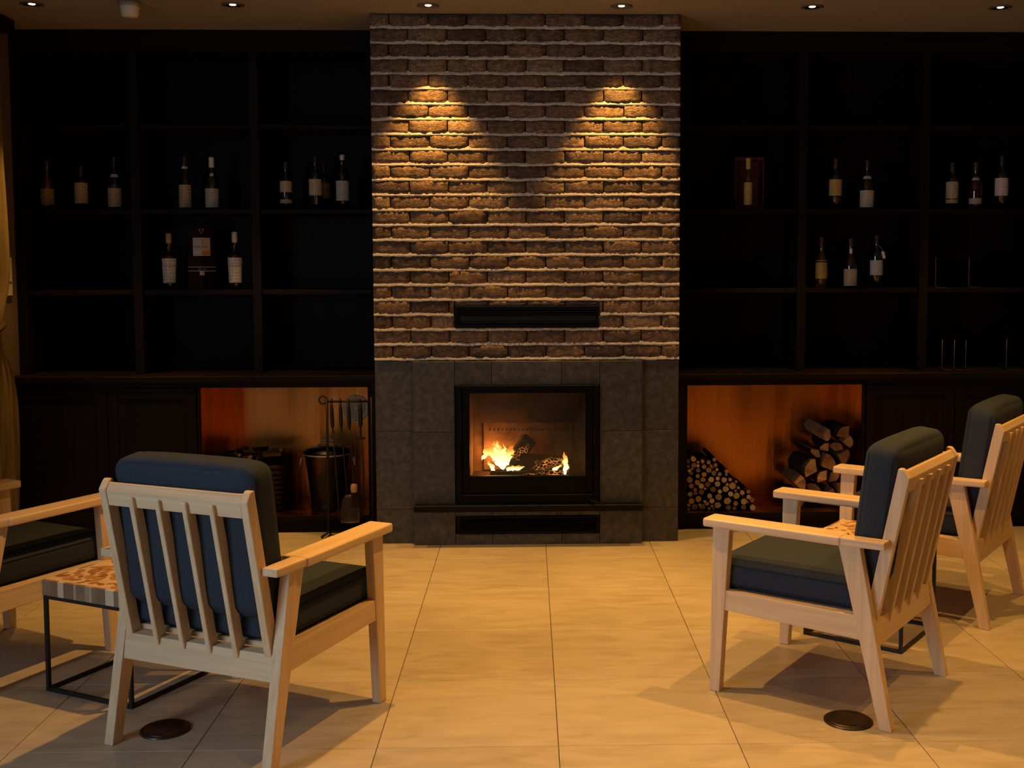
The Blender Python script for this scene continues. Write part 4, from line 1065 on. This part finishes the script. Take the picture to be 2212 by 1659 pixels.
# ------------------------------------------------------------------ firewood in the right recess
rw = random.Random(11)
placed = []
def drop(x, r):
    z = NF + r
    for (qx, qz, qr) in placed:
        d = abs(x - qx); s = r + qr
        if d < s: z = max(z, qz + math.sqrt(s * s - d * d))
    return z
x0_, x1_ = .947, 1.375
lim = lambda x: NF + (.385 if x < 1.08 else .33 if x < 1.13 else .25 if x < 1.2 else .20 if x < 1.26 else .13 if x < 1.33 else .075) + .02 * math.sin(x * 90)
log_lengths = [.30, .34, .38]
tries = 0
while len(placed) < 120 and tries < 4000:
    tries += 1
    r = rw.choice((.011, .014, .016, .018, .020, .023)) * rw.uniform(.9, 1.1)
    best = None
    for _ in range(7):
        x = rw.uniform(x0_ + r, x1_ - r); z = drop(x, r)
        if best is None or z < best[1]: best = (x, z)
    x, z = best
    if z + r > lim(x): continue
    placed.append((x, z, r))
log_variants = []
for v in range(6):
    L_ = log_lengths[v % 3]
    bm = rough_log((0, 0, 0), (0, L_, 0), 1.0, n=10, segs=2, jit=.10, seed=40 + v, ends=1)
    for p in bm.verts: p.co.x *= .97; p.co.z *= .97
    me = bpy.data.meshes.new('round_log'); bm.to_mesh(me); bm.free(); me.materials.append(M_BARK); me.materials.append(M_CUT)
    for p in me.polygons: p.use_smooth = len(p.vertices) == 4
    log_variants.append(me)
for x, z, r in placed:
    o = bpy.data.objects.new('round_log', rw.choice(log_variants)); COL.objects.link(o)
    o.scale = (r / 1.1, 1, r / 1.1); o.location = (x, 6.625 + rw.uniform(0, .05), z + .0008); o.rotation_euler = (0, rw.uniform(0, 2 * PI), rw.uniform(-.04, .04))
    tag(o, 'thin round log end in the heap beside the chimney breast', 'log', 'thin round logs in the right recess')

placed = []
def wedge(seed, R, L_):
    rr = random.Random(seed); a0 = rr.uniform(0, 2 * PI); sp_ = rr.uniform(1.3, 2.4)
    prof = [(0, 0)] + [(math.cos(a0 + sp_ * k / 5) * R * 1.5 * rr.uniform(.92, 1.05), math.sin(a0 + sp_ * k / 5) * R * 1.5 * rr.uniform(.92, 1.05)) for k in range(6)]
    cx_ = sum(p[0] for p in prof) / 7; cz_ = sum(p[1] for p in prof) / 7
    prof = [(p[0] - cx_, p[1] - cz_) for p in prof]
    mxr = max(math.hypot(*p) for p in prof); prof = [(p[0] / mxr * R, p[1] / mxr * R) for p in prof]
    bm = bmesh.new(); A = [bm.verts.new((x, rr.uniform(-.006, .006), z)) for x, z in prof]; Mv = [bm.verts.new((x * rr.uniform(.93, 1.05), L_ / 2, z * rr.uniform(.93, 1.05))) for x, z in prof]; B = [bm.verts.new((x * .95, L_, z * .95)) for x, z in prof]
    n = 7
    for P_, Q_ in ((A, Mv), (Mv, B)):
        for k in range(n):
            f = bm.faces.new((P_[k], P_[(k + 1) % n], Q_[(k + 1) % n], Q_[k])); f.material_index = 0 if 1 <= k <= 5 else 1
    for fv in (A[::-1], B):
        f = bm.faces.new(fv); f.material_index = 1
    bmesh.ops.recalc_face_normals(bm, faces=bm.faces)
    return bm
limw = lambda x: NF + min(.54, .13 + (x - 1.57) * 1.35)
tries = 0; k = 0; split_logs = []
while k < 34 and tries < 4000:
    tries += 1
    R = rw.uniform(.040, .066); best = None
    for _ in range(9):
        x = rw.uniform(1.575 + R, 1.998 - R); z = drop(x, R * .84)
        if best is None or z < best[1]: best = (x, z)
    x, z = best
    if z + R * .6 > limw(x): continue
    placed.append((x, z, R * .84)); k += 1
    o = obj('split_log', wedge(100 + k, R, rw.uniform(.30, .36)), [M_BARK, M_CUTR]); o.location = (x, 6.65 + rw.uniform(0, .08), z + .001)
    o.rotation_euler = (rw.uniform(-.02, .05), 0, rw.uniform(-.12, .12))
    split_logs.append(o)
ORD = ['topmost', 'second', 'third', 'fourth', 'fifth', 'sixth', 'seventh', 'eighth', 'ninth', 'tenth', 'eleventh', 'twelfth', 'thirteenth', 'fourteenth', 'fifteenth', 'sixteenth', 'seventeenth', 'eighteenth', 'nineteenth', 'twentieth'] + ['%dth' % q for q in range(21, 40)]
split_logs.sort(key=lambda q: -q.location.z)
for q, o in enumerate(split_logs):
    tag(o, 'topmost split log in the stack behind the right armchairs' if q == 0 else '%s split log counted from the top of the stack behind the right armchairs' % ORD[q], 'log', 'split logs in the right recess')

# ------------------------------------------------------------------ curtain, tie-back and wall panel on the left wall
M_CURT = noisy('ochre_curtain', [(.15, .105, .045), (.22, .16, .075), (.28, .21, .105)], scale=(30, 30, 2), rough=.85, spec=.15, bump=.2, bump_scale=(90, 90, 4))
ct = thing('curtain', 'ochre floor-length curtain tied back at the left edge', 'curtain', (-2.965, 6.0, 0))
bm = bmesh.new(); nu, nv = 90, 40; rows = []
for j in range(nv + 1):
    z = .015 + (2.90 - .015) * j / nv
    # far and near edges of the cloth: pinched at the tie
    k = math.exp(-((z - 1.22) / .20) ** 2)
    low = max(0, (1.22 - z) / 1.2)
    far = 6.445 - .13 * k - (0 if z > 1.22 else 0) + .03 * low
    near = 5.72 + .38 * k - .05 * low if z < 1.22 else 5.55 + .55 * k
    row = []
    for i in range(nu + 1):
        u = i / nu; amp = .040 * (1 - .55 * k)
        row.append(bm.verts.new((amp * math.sin(u * 2 * PI * 9 + .5 * math.sin(z * 2)) + .012 * math.sin(u * 31 + z * 3), near + (far - near) * u - 6.0, z)))
    rows.append(row)
for A, B in zip(rows, rows[1:]):
    for i in range(nu): bm.faces.new((A[i], A[i + 1], B[i + 1], B[i]))
obj('cloth', bm, M_CURT, ct, True)
obj('tie_back', bm_tube([(.055 * math.cos(a), .205 + .125 * math.sin(a), 1.24 + .03 * math.sin(a)) for a in [2 * PI * q / 20 for q in range(20)]], .013, 8, closed=True), plain('dark_cord', (.05, .03, .018), .8), ct, True)
pl = thing('wall_switch_panel', 'pale wall control panel between the curtain and the left bookcase', 'switch', (XL + .0005, 6.635, 1.53))
obj('panel_plate', bm_box((0, -.05, -.113), (.012, .05, .113), .003), M_WHITE, pl); obj('panel_cover', bm_box((.0122, -.04, -.03), (.016, .04, .09), .002), M_WHITE, pl)
cb = obj('curtain_rail', bm_box((-3.04, -2.2, 2.905), (-2.90, 6.50, 2.975), .004), M_DWOOD)
tag(cb, 'dark curtain pelmet under the ceiling along the left wall', 'pelmet')
